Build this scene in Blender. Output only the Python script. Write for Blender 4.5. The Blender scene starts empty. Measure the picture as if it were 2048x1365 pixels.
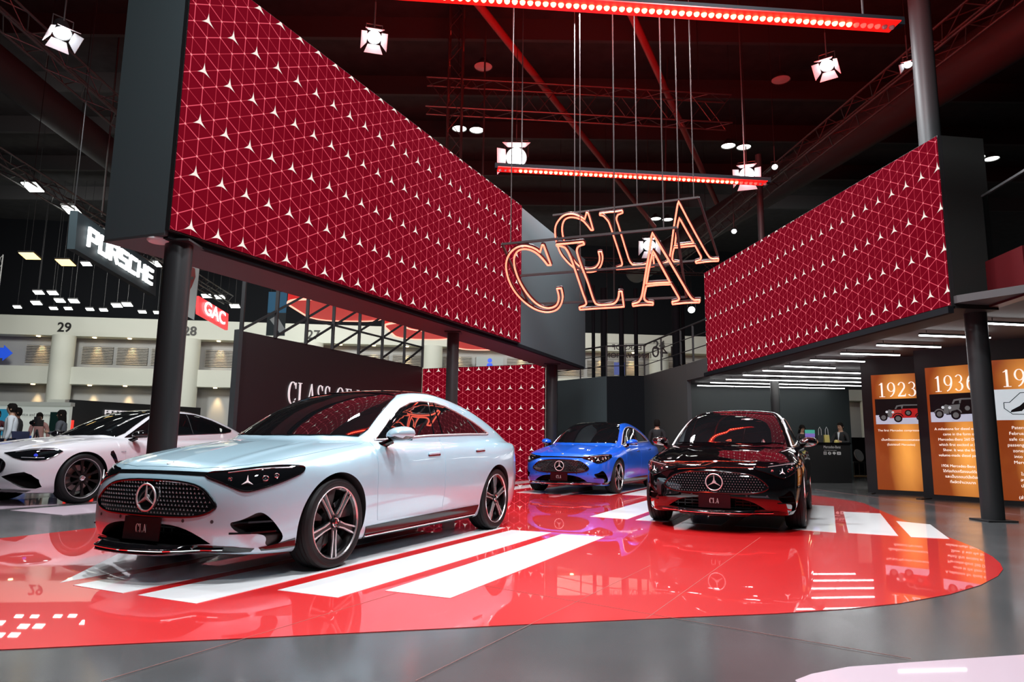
import bpy, bmesh, math, functools, random
import numpy as np
from mathutils import Vector, Matrix, geometry
random.seed(7)
R=math.radians
scene=bpy.context.scene
COL=scene.collection
# ---------------------------------------------------------------- camera
F_PX=1385.4
cd=bpy.data.cameras.new('camera'); cam=bpy.data.objects.new('camera',cd); COL.objects.link(cam)
cd.sensor_width=36.0; cd.lens=F_PX/2048*36.0; cd.clip_start=.05; cd.clip_end=300
_p,_r=R(8.51),R(.72)
_fw=Vector((0,math.cos(_p),math.sin(_p))); _rt=Vector((1,0,0)); _up=_rt.cross(_fw)
_r2=_rt*math.cos(_r)+_up*math.sin(_r); _u2=-_rt*math.sin(_r)+_up*math.cos(_r)
M=Matrix((_r2,_u2,-_fw)).transposed().to_4x4(); M.translation=Vector((0,0,.924))
cam.matrix_world=M; scene.camera=cam
# ---------------------------------------------------------------- world and exposure
w=bpy.data.worlds.new('hall_air'); scene.world=w; w.use_nodes=True
w.node_tree.nodes['Background'].inputs[0].default_value=(.55,.7,.85,1)
w.node_tree.nodes['Background'].inputs[1].default_value=.012
vs=scene.view_settings; vs.view_transform='Standard'; vs.look='None'; vs.gamma=1; vs.use_curve_mapping=False; vs.exposure=0.0
scene.cycles.max_bounces=7; scene.cycles.glossy_bounces=5; scene.cycles.diffuse_bounces=3; scene.cycles.transmission_bounces=4
scene.cycles.sample_clamp_indirect=6.0; scene.cycles.caustics_reflective=False; scene.cycles.caustics_refractive=False
# ---------------------------------------------------------------- large lights (truss wash lights over the stand, flood lights of the hall, added fill lights)
def area(name,loc,size,power,color=(1,1,1),aim=None,spread=180,sy=None):
    l=bpy.data.lights.new(name,'AREA'); l.energy=power; l.color=color; l.shape='RECTANGLE' if sy else 'SQUARE'; l.size=size
    if sy: l.size_y=sy
    l.spread=R(spread)
    o=bpy.data.objects.new(name,l); COL.objects.link(o); o.location=loc
    d=Vector(aim if aim else (loc[0],loc[1],0))-Vector(loc); o.rotation_euler=d.to_track_quat('-Z','Y').to_euler()
    return o
for i,(loc,pw,aim) in enumerate([((-.6,4.6,7.6),420,(-1.4,6.4,0)),((2.6,6.4,7.6),420,(2.6,8.6,0)),((1.2,10.2,7.8),420,(1.4,11.5,0)),
                        ((3.9,11.0,7.8),250,(3.6,11.0,0)),((1.5,15.6,7.8),420,(1.9,15.4,0)),((-2.6,9.8,7.6),380,(-1.8,8.2,.5)),((-6.0,8.0,7.8),380,(-6.2,10.6,0)),((-8.6,12.5,8),300,(-7,12,0)),((.4,1.2,6.8),190,(-.6,4.6,0))]):
    area('stand_wash_light',loc,.55,pw,(.93,.97,1.0),aim)
for x,y,p in [(-22,30,950),(-10,33,950),(2,35,650),(-16,18,500),(14,30,500)]:
    area('hall_flood_light',(x,y,9.6),1.6,p,(1,.99,.93),(x-1,y+8,4))
area('counter_fill_light',(8.2,18.6,2.74),4.2,55,(1,.99,.95),(8.3,19.2,0),sy=1.6)  # added fill over the counter, brightens the people below the tube lights
area('added_red_uplight',(.9,7.5,6.2),5.4,850,(1,.02,.01),(1.2,9.6,14),sy=.15)  # added uplights above the light bars, tint the dark roof red
area('added_red_uplight',(2.3,12.6,6.2),5.0,750,(1,.02,.01),(2.6,15,14),sy=.15)
# ---------------------------------------------------------------- materials
def mat(name,col,rough=.5,metal=0.,coat=0.,emit=None,es=1.,ior=1.5,spec=.5,cr=.03,alpha=None,trans=0.):
    m=bpy.data.materials.new(name); m.use_nodes=True; b=m.node_tree.nodes['Principled BSDF']; I=b.inputs
    I['Base Color'].default_value=(*col,1); I['Roughness'].default_value=rough; I['Metallic'].default_value=metal
    I['Coat Weight'].default_value=coat; I['Coat Roughness'].default_value=cr; I['IOR'].default_value=ior; I['Specular IOR Level'].default_value=spec
    I['Transmission Weight'].default_value=trans
    if emit: I['Emission Color'].default_value=(*emit,1); I['Emission Strength'].default_value=es
    if alpha is not None: I['Alpha'].default_value=alpha
    return m
class X:
    """math expressions on shader sockets"""
    nt=None
    def __init__(s,v): s.v=v.v if isinstance(v,X) else v
    def op(s,o,*a):
        n=X.nt.nodes.new('ShaderNodeMath'); n.operation=o
        for i,q in enumerate((s,)+a):
            q=q.v if isinstance(q,X) else q
            if isinstance(q,(int,float)): n.inputs[i].default_value=q
            else: X.nt.links.new(q,n.inputs[i])
        return X(n.outputs[0])
    def __add__(s,o): return s.op('ADD',o)
    __radd__=__add__
    def __sub__(s,o): return s.op('SUBTRACT',o)
    def __rsub__(s,o): return X(float(o)).op('SUBTRACT',s)
    def __mul__(s,o): return s.op('MULTIPLY',o)
    __rmul__=__mul__
    def abs(s): return s.op('ABSOLUTE')
    def mn(s,o): return s.op('MINIMUM',o)
    def mx(s,o): return s.op('MAXIMUM',o)
    def lt(s,o): return s.op('LESS_THAN',o)
    def gt(s,o): return s.op('GREATER_THAN',o)
    def wrap(s,lo,hi): return s.op('WRAP',hi,lo)
    def pw(s,e): return s.op('POWER',e)
    def sqrt(s): return s.op('SQRT')
def mixc(nt,f,a,b):
    n=nt.nodes.new('ShaderNodeMix'); n.data_type='RGBA'
    nt.links.new(f.v,n.inputs[0])
    for i,q in ((6,a),(7,b)):
        if isinstance(q,tuple): n.inputs[i].default_value=(*q,1)
        else: nt.links.new(q,n.inputs[i])
    return n.outputs[2]
def led_material(name,u0,v0,two_s=.3416,three_a=.576):
    m=mat(name,(.006,.001,.002),.5,spec=0.); nt=m.node_tree; X.nt=nt
    uv=nt.nodes.new('ShaderNodeUVMap'); sp=nt.nodes.new('ShaderNodeSeparateXYZ'); nt.links.new(uv.outputs[0],sp.inputs[0])
    a=three_a/3; s=a*math.sqrt(3)/2
    u=(X(sp.outputs[0])-u0)*(2*s/two_s); v=X(sp.outputs[1])-v0
    x1=u.wrap(-s,s); y1=v.wrap(-1.5*a,1.5*a); x2=(u-s).wrap(-s,s); y2=(v-1.5*a).wrap(-1.5*a,1.5*a)
    l1=(x1*x1+y1*y1).sqrt(); l2=(x2*x2+y2*y2).sqrt(); star=l1.lt(l2)
    x=x2+star*(x1-x2); y=y2+star*(y1-y2)
    d1=x.abs(); d2=(x*.5+y*.8660254).abs(); d3=(x*.5-y*.8660254).abs()
    hexd=d1.mx(d2).mx(d3); spoke=d1.mn(d2).mn(d3)
    bright=(s-hexd).lt(.0044); dim=spoke.lt(.0038)
    ax=x.abs(); ay=y.abs()
    vd=((ax*ax+(ay-a)*(ay-a)).sqrt()).mn((((ax-s)*(ax-s))+(ay-a/2)*(ay-a/2)).sqrt())
    dot=vd.lt(.0115).mx(l2.mn(l1).lt(.010))
    Rt=.50*a; w=.115*a; st=None
    for k in range(3):
        t=math.radians(90+120*k); al=x*math.cos(t)+y*math.sin(t); pe=(x*math.sin(t)-y*math.cos(t)).abs()
        q=(pe.lt(((1.0-al*(1/Rt)).mx(0.0).mn(1.0)).pw(1.5)*w))*al.gt(-.0001)
        st=q if st is None else st.mx(q)
    st=st*star
    c=mixc(nt,dim*.7,(.17,.0012,.008),(.62,.05,.08)); c=mixc(nt,bright,c,(.86,.10,.15)); c=mixc(nt,dot,c,(.95,.30,.32)); c=mixc(nt,st,c,(1,.9,.82))
    b=nt.nodes['Principled BSDF']; nt.links.new(c,b.inputs['Emission Color']); b.inputs['Emission Strength'].default_value=1.0
    return m
def noisy(m,sc,c0,c1,inp='Base Color',lo=.35,hi=.65,stretch=(1,1,1)):
    nt=m.node_tree; tc=nt.nodes.new('ShaderNodeTexCoord'); mp=nt.nodes.new('ShaderNodeMapping'); mp.inputs['Scale'].default_value=stretch
    n=nt.nodes.new('ShaderNodeTexNoise'); n.inputs['Scale'].default_value=sc; n.inputs['Detail'].default_value=3
    r=nt.nodes.new('ShaderNodeValToRGB'); r.color_ramp.elements[0].position=lo; r.color_ramp.elements[1].position=hi
    r.color_ramp.elements[0].color=(*c0,1); r.color_ramp.elements[1].color=(*c1,1)
    nt.links.new(tc.outputs['Object'],mp.inputs[0]); nt.links.new(mp.outputs[0],n.inputs[0]); nt.links.new(n.outputs[0],r.inputs[0])
    nt.links.new(r.outputs[0],nt.nodes['Principled BSDF'].inputs[inp]); return m
m_floor=noisy(mat('dark_floor',(.06,.062,.065),.24,spec=.9,ior=1.6),1.3,(.075,.078,.08),(.095,.097,.10))
noisy(m_floor,.9,(.14,.14,.14),(.22,.22,.22),'Roughness')
m_red=mat('red_gloss_vinyl',(.80,.010,.012),.35,coat=1,cr=.015,ior=1.6)
m_white=mat('white_gloss_vinyl',(.86,.87,.88),.4,coat=.7,cr=.02)
m_pinkw=mat('pale_floor_vinyl',(.66,.52,.60),.4,coat=.6,cr=.03)
m_black=mat('matt_black_paint',(.012,.012,.013),.55)
m_dark=mat('charcoal_panel',(.035,.038,.04),.5)
m_grey=mat('slate_grey_panel',(.060,.078,.084),.75,spec=.15)
m_soffit=mat('soffit_panel',(.045,.043,.045),.6)
m_steel=mat('steel',(.5,.5,.5),.35,metal=1)
m_rod=mat('dull_rod',(.035,.028,.028),.6,spec=.3)
m_chrome=mat('chrome',(.85,.85,.86),.08,metal=1)
m_gloss=mat('gloss_black_trim',(.004,.004,.005),.08,coat=.5,ior=1.4)
m_mattblk=mat('deep_black_wall',(.006,.007,.009),.8,spec=.1)
m_emblem=mat('bright_emblem',(.85,.85,.87),.28,metal=.55)
m_glass=mat('tinted_glass',(.004,.005,.006),.02,coat=1,cr=.0,ior=1.55)
m_rubber=mat('tyre_rubber',(.008,.008,.009),.6,spec=.3)
m_rimdark=mat('dark_rim',(.004,.004,.004),.35,spec=.3)
m_rimblk=mat('black_rim',(.008,.008,.009),.3,coat=.4)
m_machined=mat('machined_alloy',(.80,.80,.82),.22,metal=.85)
m_brake=mat('brake_disc',(.35,.34,.33),.35,metal=1)
m_lampw=mat('white_tube_light',(.8,.8,.8),.4,emit=(1,1,1),es=11)
m_spotw=mat('stage_lamp_lens',(.9,.9,.9),.4,emit=(.92,.98,1),es=14)
m_hallw=mat('hall_lamp_lens',(.9,.9,.9),.4,emit=(.95,1,.93),es=5)
m_hallwarm=mat('warm_hall_lamp_lens',(.9,.8,.6),.4,emit=(1,.66,.22),es=3)
m_redlamp=mat('red_lamp_lens',(.9,.3,.2),.3,emit=(1,.07,.03),es=30)
m_redlamp2=mat('red_lamp_lens_half',(.9,.3,.2),.3,emit=(1,.10,.08),es=1.2)
m_offlamp=mat('unlit_lamp_lens',(.55,.5,.52),.3)
m_neon=mat('orange_red_neon',(.9,.3,.2),.4,emit=(1,.155,.09),es=3.2)
m_neonback=mat('neon_channel',(.05,.006,.006),.4)
m_wallw=mat('hall_white_plaster',(.62,.65,.58),.7)
m_wallg=mat('hall_grey_panel',(.36,.37,.37),.6)
m_louv=mat('louvre_slat',(.42,.40,.36),.5)
m_ceil=noisy(mat('ceiling_black',(.02,.02,.022),.8),2,(.012,.013,.014),(.022,.023,.025))
m_truss=mat('truss_metal',(.10,.10,.10),.4,metal=.7)
m_letter=mat('white_letter',(.8,.78,.78),.5,emit=(.85,.80,.82),es=.45)
m_letter_dim=mat('print_white',(.75,.75,.75),.5)
m_skin=mat('skin',(.52,.30,.20),.5); m_skin_dk=mat('dark_skin',(.16,.07,.04),.5); m_hair=mat('dark_hair',(.010,.008,.007),.9,spec=.1)
m_lip=mat('lips',(.35,.10,.08),.5)
# ---------------------------------------------------------------- helpers
def tag(o,label=None,cat=None,group=None,kind=None):
    if label: o['label']=label
    if cat: o['category']=cat
    if group: o['group']=group
    if kind: o['kind']=kind
    return o
def empty(name,loc,rz=0,label=None,cat=None,group=None):
    o=bpy.data.objects.new(name,None); COL.objects.link(o); o.location=loc; o.rotation_euler=(0,0,rz); o.empty_display_size=.2
    return tag(o,label,cat,group)
def link_mesh(name,me,parent=None):
    o=bpy.data.objects.new(name,me); COL.objects.link(o)
    if parent is not None: o.parent=parent
    return o
class MB:
    def __init__(s): s.v=[]; s.f=[]; s.mi=[]; s.uv=None; s.m=0
    def add(s,vs,fs):
        b=len(s.v); s.v+= [tuple(map(float,p)) for p in vs]
        for f in fs: s.f.append([b+i for i in f]); s.mi.append(s.m)
        return s
    def box(s,c,d,rz=0,M=None):
        hx,hy,hz=d[0]/2,d[1]/2,d[2]/2
        P=[Vector((x,y,z)) for x in(-hx,hx) for y in(-hy,hy) for z in(-hz,hz)]
        m=M if M else Matrix.Rotation(rz,3,'Z')
        P=[m@p+Vector(c) for p in P]
        return s.add(P,[(0,1,3,2),(4,6,7,5),(0,4,5,1),(2,3,7,6),(0,2,6,4),(1,5,7,3)])
    def bar(s,a,b,w,h=None,up=(0,0,1)):
        a=Vector(a);b=Vector(b);h=h or w;t=(b-a);L=t.length;t.normalize();u=Vector(up)
        if abs(t.dot(u))>.98:u=Vector((0,1,0))
        x=t.cross(u).normalized();y=x.cross(t)
        return s.box((a+b)/2,(w,L,h),M=Matrix((x,t,y)).transposed())
    def tube(s,pts,r,n=8,closed=False,cap=True):
        P=[Vector(p) for p in pts];N=len(P);b=[];prev=None
        for i,p in enumerate(P):
            if closed: t=(P[(i+1)%N]-P[i-1])
            else: t=P[min(i+1,N-1)]-P[max(i-1,0)]
            if t.length<1e-9:t=Vector((0,0,1))
            t.normalize()
            if prev is None:
                u=Vector((0,0,1)) if abs(t.z)<.9 else Vector((1,0,0))
                x=t.cross(u).normalized()
            else:
                x=prev-t*prev.dot(t)
                x=x.normalized() if x.length>1e-6 else prev
            prev=x;y=t.cross(x);rr=r[i] if isinstance(r,(list,tuple)) else r
            b+=[p+(x*math.cos(a)+y*math.sin(a))*rr for a in [2*math.pi*k/n for k in range(n)]]
        f=[]
        for i in range(N if closed else N-1):
            j=(i+1)%N
            for k in range(n): l=(k+1)%n; f.append((i*n+k,i*n+l,j*n+l,j*n+k))
        if not closed and cap: f+=[tuple(range(n-1,-1,-1)),tuple((N-1)*n+k for k in range(n))]
        return s.add(b,f)
    def lathe(s,prof,n=32,M=None,closed=False):
        """profile (r,h) about local z"""
        M=M or Matrix.Identity(4);b=[]
        for r,h in prof:
            for k in range(n):
                a=2*math.pi*k/n; b.append(M@Vector((r*math.cos(a),r*math.sin(a),h)))
        f=[];m=len(prof)
        for i in range(m if closed else m-1):
            j=(i+1)%m
            for k in range(n): l=(k+1)%n; f.append((i*n+k,i*n+l,j*n+l,j*n+k))
        return s.add(b,f)
    def cyl(s,a,b,r,n=20,r2=None):
        return s.tube([a,b],[r,r2 if r2 is not None else r],n)
    def prism(s,poly,M,h):
        """polygon in local xy, from z=0 to z=h, mapped by M"""
        n=len(poly); tri=geometry.tessellate_polygon([[Vector((p[0],p[1],0)) for p in poly]])
        P=[M@Vector((x,y,0)) for x,y in poly]+[M@Vector((x,y,h)) for x,y in poly]
        f=[tuple(t) for t in tri]+[tuple(n+i for i in reversed(t)) for t in tri]
        f+=[(i,(i+1)%n,n+(i+1)%n,n+i) for i in range(n)]
        return s.add(P,f)
    def build(s,name,mats,parent=None,smooth=False,local=False,angle=35):
        v=np.array(s.v)
        if parent is None: org=np.array([(v[:,0].min()+v[:,0].max())/2,(v[:,1].min()+v[:,1].max())/2,v[:,2].min()])
        elif local: org=np.zeros(3)
        else: org=np.array(parent.matrix_basis.translation)
        v=v-org
        me=bpy.data.meshes.new(name); me.from_pydata(v.tolist(),[],s.f)
        for m in (mats if isinstance(mats,(list,tuple)) else [mats]): me.materials.append(m)
        if any(s.mi): me.polygons.foreach_set('material_index',s.mi)
        bm=bmesh.new(); bm.from_mesh(me); bmesh.ops.recalc_face_normals(bm,faces=bm.faces); bm.to_mesh(me); bm.free()
        if smooth:
            me.shade_smooth(); 
            try: me.set_sharp_from_angle(angle=R(angle))
            except Exception: pass
        me.update()
        o=link_mesh(name,me,parent)
        if parent is None: o.location=org
        return o
def quad_mb(*quads):
    m=MB()
    for q in quads: m.add(q,[tuple(range(len(q)))])
    return m
def slab(A,B,z0,z1,t=.12,side=1):
    """vertical wall between ground points A,B with thickness t to one side"""
    a=Vector((A[0],A[1]));b=Vector((B[0],B[1]));d=(b-a).normalized();n=Vector((-d.y,d.x))*t*side
    m=MB();P=[a,b,b+n,a+n]
    z0a,z0b=(z0 if isinstance(z0,tuple) else (z0,z0)); z1a,z1b=(z1 if isinstance(z1,tuple) else (z1,z1))
    lo=[z0a,z0b,z0b,z0a];hi=[z1a,z1b,z1b,z1a]
    m.add([(p.x,p.y,l) for p,l in zip(P,lo)]+[(p.x,p.y,h) for p,h in zip(P,hi)],[(3,2,1,0),(4,5,6,7),(0,1,5,4),(1,2,6,5),(2,3,7,6),(3,0,4,7)])
    return m
def polyslab(poly,z0,z1):
    m=MB(); m.prism(poly,Matrix.Translation((0,0,z0)),z1-z0); return m
def wires(root,pts,top=14.1,r=.008):
    for x,y,z in pts:
        t=MB();t.cyl((x,y,z),(x,y,top),r,5);t.build('hanging_wire',m_black,root)
def copy_tree(o,parent=None):
    c=o.copy(); COL.objects.link(c)
    if parent is not None: c.parent=parent
    for ch in list(o.children): copy_tree(ch,c)
    return c
def frameM(o,ex,ey):
    ex=Vector(ex).normalized();ey=Vector(ey);ey=(ey-ex*ey.dot(ex)).normalized();ez=ex.cross(ey)
    m=Matrix((ex,ey,ez)).transposed().to_4x4();m.translation=Vector(o);return m
def text_mb(txt,M,size,depth=.004,align='CENTER',sx=1.0,bold=0.0,space=1.0):
    cu=bpy.data.curves.new('t','FONT');cu.body=txt;cu.size=size;cu.extrude=depth/2;cu.align_x=align;cu.align_y='CENTER';cu.offset=bold;cu.space_character=space;cu.resolution_u=3
    o=bpy.data.objects.new('t',cu);COL.objects.link(o)
    dg=bpy.context.evaluated_depsgraph_get();me=bpy.data.meshes.new_from_object(o.evaluated_get(dg))
    mb=MB();mb.add([M@Vector((v.co.x*sx,v.co.y,v.co.z)) for v in me.vertices],[tuple(p.vertices) for p in me.polygons])
    bpy.data.objects.remove(o);bpy.data.curves.remove(cu);bpy.data.meshes.remove(me)
    return mb
# serif capital letters and figures built from stems, thin bars and crescent bowls (unit cap height)
def arcband(cx,cy,rx,ry,tx,ty,a0,a1,n=26):
    o=[];i=[]
    for k in range(n+1):
        a=R(a0+(a1-a0)*k/n);o.append((cx+rx*math.cos(a),cy+ry*math.sin(a)))
        i.append((cx+(rx-tx)*math.cos(a),cy+(ry-ty)*math.sin(a)))
    return o+i[::-1]
def box2(x0,y0,x1,y1): return [(x0,y0),(x1,y0),(x1,y1),(x0,y1)]
T=.035
GL={
'C':(.66,[arcband(.36,.5,.33,.52,.12,.035,48,312),[(.55,.86),(.585,.98),(.615,.98),(.615,.70),(.595,.70)],[(.56,.17),(.61,.24),(.60,.27),(.55,.20)]]),
'L':(.62,[box2(.10,0,.21,1),box2(.01,0,.30,T),box2(.01,1-T,.30,1),box2(.15,0,.56,T),[(.56,0),(.585,.27),(.56,.27),(.50,.03)]]),
'A':(.72,[[(.06,0),(.10,0),(.37,.98),(.33,1.0)],[(.49,0),(.61,0),(.38,1.02),(.33,1.0)],box2(.17,.32,.53,.32+T),box2(0,0,.19,T),box2(.40,0,.71,T)]),
'S':(.52,[arcband(.26,.745,.21,.265,.075,.04,30,255),arcband(.26,.265,.225,.275,.08,.04,-150,85),[(.40,.83),(.435,.97),(.455,.97),(.455,.74),(.44,.74)],[(.03,.03),(.05,.03),(.10,.17),(.05,.27),(.03,.27)]]),
'O':(.76,[arcband(.38,.5,.35,.52,.12,.035,0,180),arcband(.38,.5,.35,.52,.12,.035,180,360)]),
'F':(.58,[box2(.10,0,.21,1),box2(.01,0,.30,T),box2(.01,1-T,.53,1),box2(.2,.5,.42,.5+T),[(.53,1),(.555,.76),(.53,.76),(.47,.97)],box2(.41,.41,.43,.62)]),
'Y':(.66,[[(.02,1),(.15,1),(.38,.45),(.30,.45)],[(.58,1),(.62,1),(.38,.45),(.34,.45)],box2(.28,0,.39,.48),box2(.2,0,.47,T),box2(0,1-T,.24,1),box2(.5,1-T,.68,1)]),
' ':(.30,[]),
'1':(.46,[box2(.19,0,.29,1),box2(.07,0,.41,T),[(.08,.84),(.19,.88),(.29,1),(.25,1),(.08,.87)]]),
'9':(.56,[arcband(.27,.68,.23,.33,.085,.035,0,360,36),arcband(.12,.60,.38,.62,.085,.05,-78,25)]),
'2':(.54,[arcband(.25,.72,.21,.29,.09,.035,-30,165),[(.34,.58),(.44,.58),(.16,.10),(.04,.0),(.03,.05)],box2(.03,0,.47,.09),[(.44,.0),(.49,.2),(.47,.2),(.40,.08)]]),
'3':(.54,[arcband(.23,.76,.20,.25,.08,.035,-85,150),arcband(.22,.27,.24,.28,.095,.035,-150,88)]),
'6':(.56,[arcband(.28,.32,.23,.33,.085,.035,0,360,36),arcband(.43,.40,.38,.62,.085,.05,102,205)]),
'5':(.52,[box2(.09,.9,.43,1),box2(.09,.52,.12,1),arcband(.22,.30,.25,.31,.10,.035,-150,118)]),
}
def serif_mb(txt,M,size,depth=.004,sx=1.0,gap=.04,align='C'):
    W=sum(GL[c][0]+gap for c in txt)*sx-gap*sx;x=-W/2 if align=='C' else 0.;mb=MB()
    for c in txt:
        adv,polys=GL[c]
        for k,p in enumerate(polys): mb.prism([((x+q[0]*sx)*size,(q[1]-.5)*size) for q in p],M,depth*(1+.02*k))
        x+=(adv+gap)*sx
    return mb
def star3(R0,r0,n=1):
    """three-pointed star outline"""
    o=[]
    for k in range(6):
        a=R(90+60*k);r=R0 if k%2==0 else r0;o.append((r*math.cos(a),r*math.sin(a)))
    return o
# ================================================================ CARS

def curve(pts,sig=.06,lo=-3.,hi=3.,n=6001):
    pts=sorted(pts);xs=np.array([p[0] for p in pts],float);ys=np.array([p[1] for p in pts],float)
    g=np.linspace(lo,hi,n);v=np.interp(g,xs,ys)
    s0=(ys[1]-ys[0])/(xs[1]-xs[0]);s1=(ys[-1]-ys[-2])/(xs[-1]-xs[-2])
    v=np.where(g<xs[0],ys[0]+s0*(g-xs[0]),v);v=np.where(g>xs[-1],ys[-1]+s1*(g-xs[-1]),v)
    st=(hi-lo)/(n-1);m=int(3*sig/st)
    if m>0:
        k=np.exp(-.5*(np.arange(-m,m+1)*st/sig)**2);k/=k.sum()
        vp=np.concatenate([v[0]+(v[1]-v[0])*np.arange(-m,0),v,v[-1]+(v[-1]-v[-2])*np.arange(1,m+1)])
        v=np.convolve(vp,k,'valid')
    return functools.partial(np.interp,xp=g,fp=v)
def smax(a,b,r):
    h=np.maximum(r-np.abs(a-b),0)/r
    return np.maximum(a,b)+h*h*r*.25
def smin(a,b,r): return -smax(-a,-b,r)
class Sedan:
    side=curve([(.10,.77),(.18,.84),(.26,.878),(.40,.900),(.55,.917),(.66,.922),(.76,.912),(.85,.888),(.93,.852),(1.0,.80),(1.1,.70)],.035)
    tap=curve([(-2.7,.22),(-2.4,.125),(-2.2,.075),(-1.9,.03),(-1.5,.0),(-1.0,0),(1.2,0),(1.5,.006),(1.8,.035),(2.0,.075),(2.2,.13),(2.5,.24)],.10)
    fplan=curve([(0,0),(.2,.004),(.4,.022),(.55,.06),(.65,.105),(.73,.17),(.80,.27),(.86,.42),(.92,.65)],.03)
    fprof=curve([(.05,.16),(.14,.10),(.20,.055),(.27,.02),(.34,.0),(.50,.0),(.58,.015),(.66,.05),(.72,.09),(.78,.15),(.85,.26),(.95,.5)],.025)
    rplan=curve([(0,0),(.3,.012),(.5,.045),(.65,.10),(.75,.18),(.82,.29),(.9,.5)],.03)
    rprof=curve([(.05,.35),(.15,.20),(.28,.08),(.42,.02),(.6,.0),(.78,.02),(.9,.03),(.97,.01),(1.03,.0),(1.1,.02)],.025)
    hood=curve([(2.5,.66),(2.3,.72),(2.2,.752),(2.1,.780),(2.0,.805),(1.8,.848),(1.6,.885),(1.4,.917),(1.2,.944),(1.0,.966),(.8,.982),(.4,1.0),(-.4,1.01),(-1.0,1.02),(-1.6,1.02),(-2.0,1.0),(-2.2,.985),(-2.45,.965)],.08)
    drop=curve([(0,0),(.3,.012),(.5,.024),(.62,.03),(.74,.045),(.82,.075),(.90,.13),(1.0,.24)],.05)
    roof=curve([(1.6,.70),(1.17,.945),(.9,1.100),(.7,1.205),(.5,1.293),(.3,1.362),(.1,1.412),(.0,1.431),(-.2,1.457),(-.4,1.468),(-.6,1.464),(-.8,1.447),(-1.0,1.420),(-1.2,1.388),(-1.4,1.345),(-1.6,1.292),(-1.8,1.232),(-2.0,1.162),(-2.2,1.085),(-2.5,.955)],.06)
    crown=curve([(0,0),(.2,.004),(.4,.017),(.5,.03),(.58,.05),(.65,.08),(.8,.15)],.04)
    gw=curve([(1.4,.66),(1.1,.72),(.9,.755),(.6,.785),(.2,.800),(-.6,.80),(-1.0,.79),(-1.4,.77),(-1.8,.73),(-2.2,.66),(-2.4,.60)],.10)
    XF=2.30;XR=-2.43;ZB=.155;wrap=.25;tumble=.475;zbelt=.96;hood_crease=.006
    def F(s,x,y,z):
        a=np.abs(y)
        w=s.side(z)-s.tap(x)
        # door sculpt
        w=w-.022*np.exp(-((z-.33)/.10)**2)*np.clip((1.0-np.abs(x+.02)/1.05),0,1)**.5
        w=w+.010*np.exp(-((x-1.395)/.42)**2-((z-.62)/.2)**2)+.012*np.exp(-((x+1.395)/.45)**2-((z-.66)/.2)**2)
        fs=a-w
        ff=x-(s.XF-s.fplan(a)-s.fprof(z))
        fr=-x-(-s.XR-s.rplan(a)-s.rprof(z))
        ft=z-(s.hood(x)-s.drop(a)+s.hood_crease*np.exp(-((a-.45)/.05)**2)*np.clip((x-.7)/.5,0,1))
        L=smax(fs,ff,.10);L=smax(L,fr,.10)
        rt=np.where(x>.9,.07,.05)
        L=smax(L,ft,rt)
        xe=x+s.wrap*y*y*np.where(x>-.15,1,.4)*np.tanh((x+.15)/.5)
        fg=z-(s.roof(xe)-s.crown(a))
        zz=z-s.zbelt;fw=(a-(s.gw(x)-s.tumble*np.where(zz>0,zz,-.2*zz)))*.9
        G=smax(fg,fw,.09)
        G=smax(G,fr,.06);B=smin(L,G,.035)
        zb=s.ZB+.03*np.clip((x-1.7)/.5,0,1)+.05*np.clip((-1.8-x)/.5,0,1)
        return smax(B,zb-z,.04)
    def N(s,p,e=.002):
        x,y,z=p[:,0],p[:,1],p[:,2]
        g=np.stack([s.F(x+e,y,z)-s.F(x-e,y,z),s.F(x,y+e,z)-s.F(x,y-e,z),s.F(x,y,z+e)-s.F(x,y,z-e)],1)/(2*e)
        return g
    def cast(s,o,d,t0,t1,n=240):
        "o,d (k,3): first surface hit"
        t=np.linspace(t0,t1,n);P=o[:,None,:]+d[:,None,:]*t[None,:,None]
        f=s.F(P[...,0],P[...,1],P[...,2]);neg=f<0
        i=np.argmax(neg,1);ok=neg.any(1)&(i>0);i=np.clip(i,1,n-1)
        a=t[i-1];b=t[i]
        for _ in range(22):
            m=(a+b)/2;q=o+d*m[:,None];f=s.F(q[:,0],q[:,1],q[:,2]);a=np.where(f<0,a,m);b=np.where(f<0,m,b)
        return o+d*((a+b)/2)[:,None],ok
class Coupe(Sedan):
    hood=curve([(2.5,.70),(2.35,.755),(2.2,.80),(2.0,.845),(1.8,.88),(1.6,.91),(1.4,.935),(1.2,.955),(1.0,.972),(.8,.985),(.4,.99),(-.4,.99),(-1.0,1.0),(-1.6,1.0),(-2.0,.985),(-2.2,.97),(-2.5,.95)],.08)
    roof=curve([(1.6,.66),(1.10,.945),(.9,1.050),(.7,1.150),(.5,1.240),(.3,1.322),(.1,1.385),(0,1.408),(-.2,1.438),(-.4,1.452),(-.6,1.454),(-.8,1.443),(-1.0,1.418),(-1.2,1.38),(-1.4,1.33),(-1.6,1.265),(-1.8,1.19),(-2.0,1.11),(-2.2,1.025),(-2.5,.90)],.06)
    XF=2.36;XR=-2.48;hood_crease=.012

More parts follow.
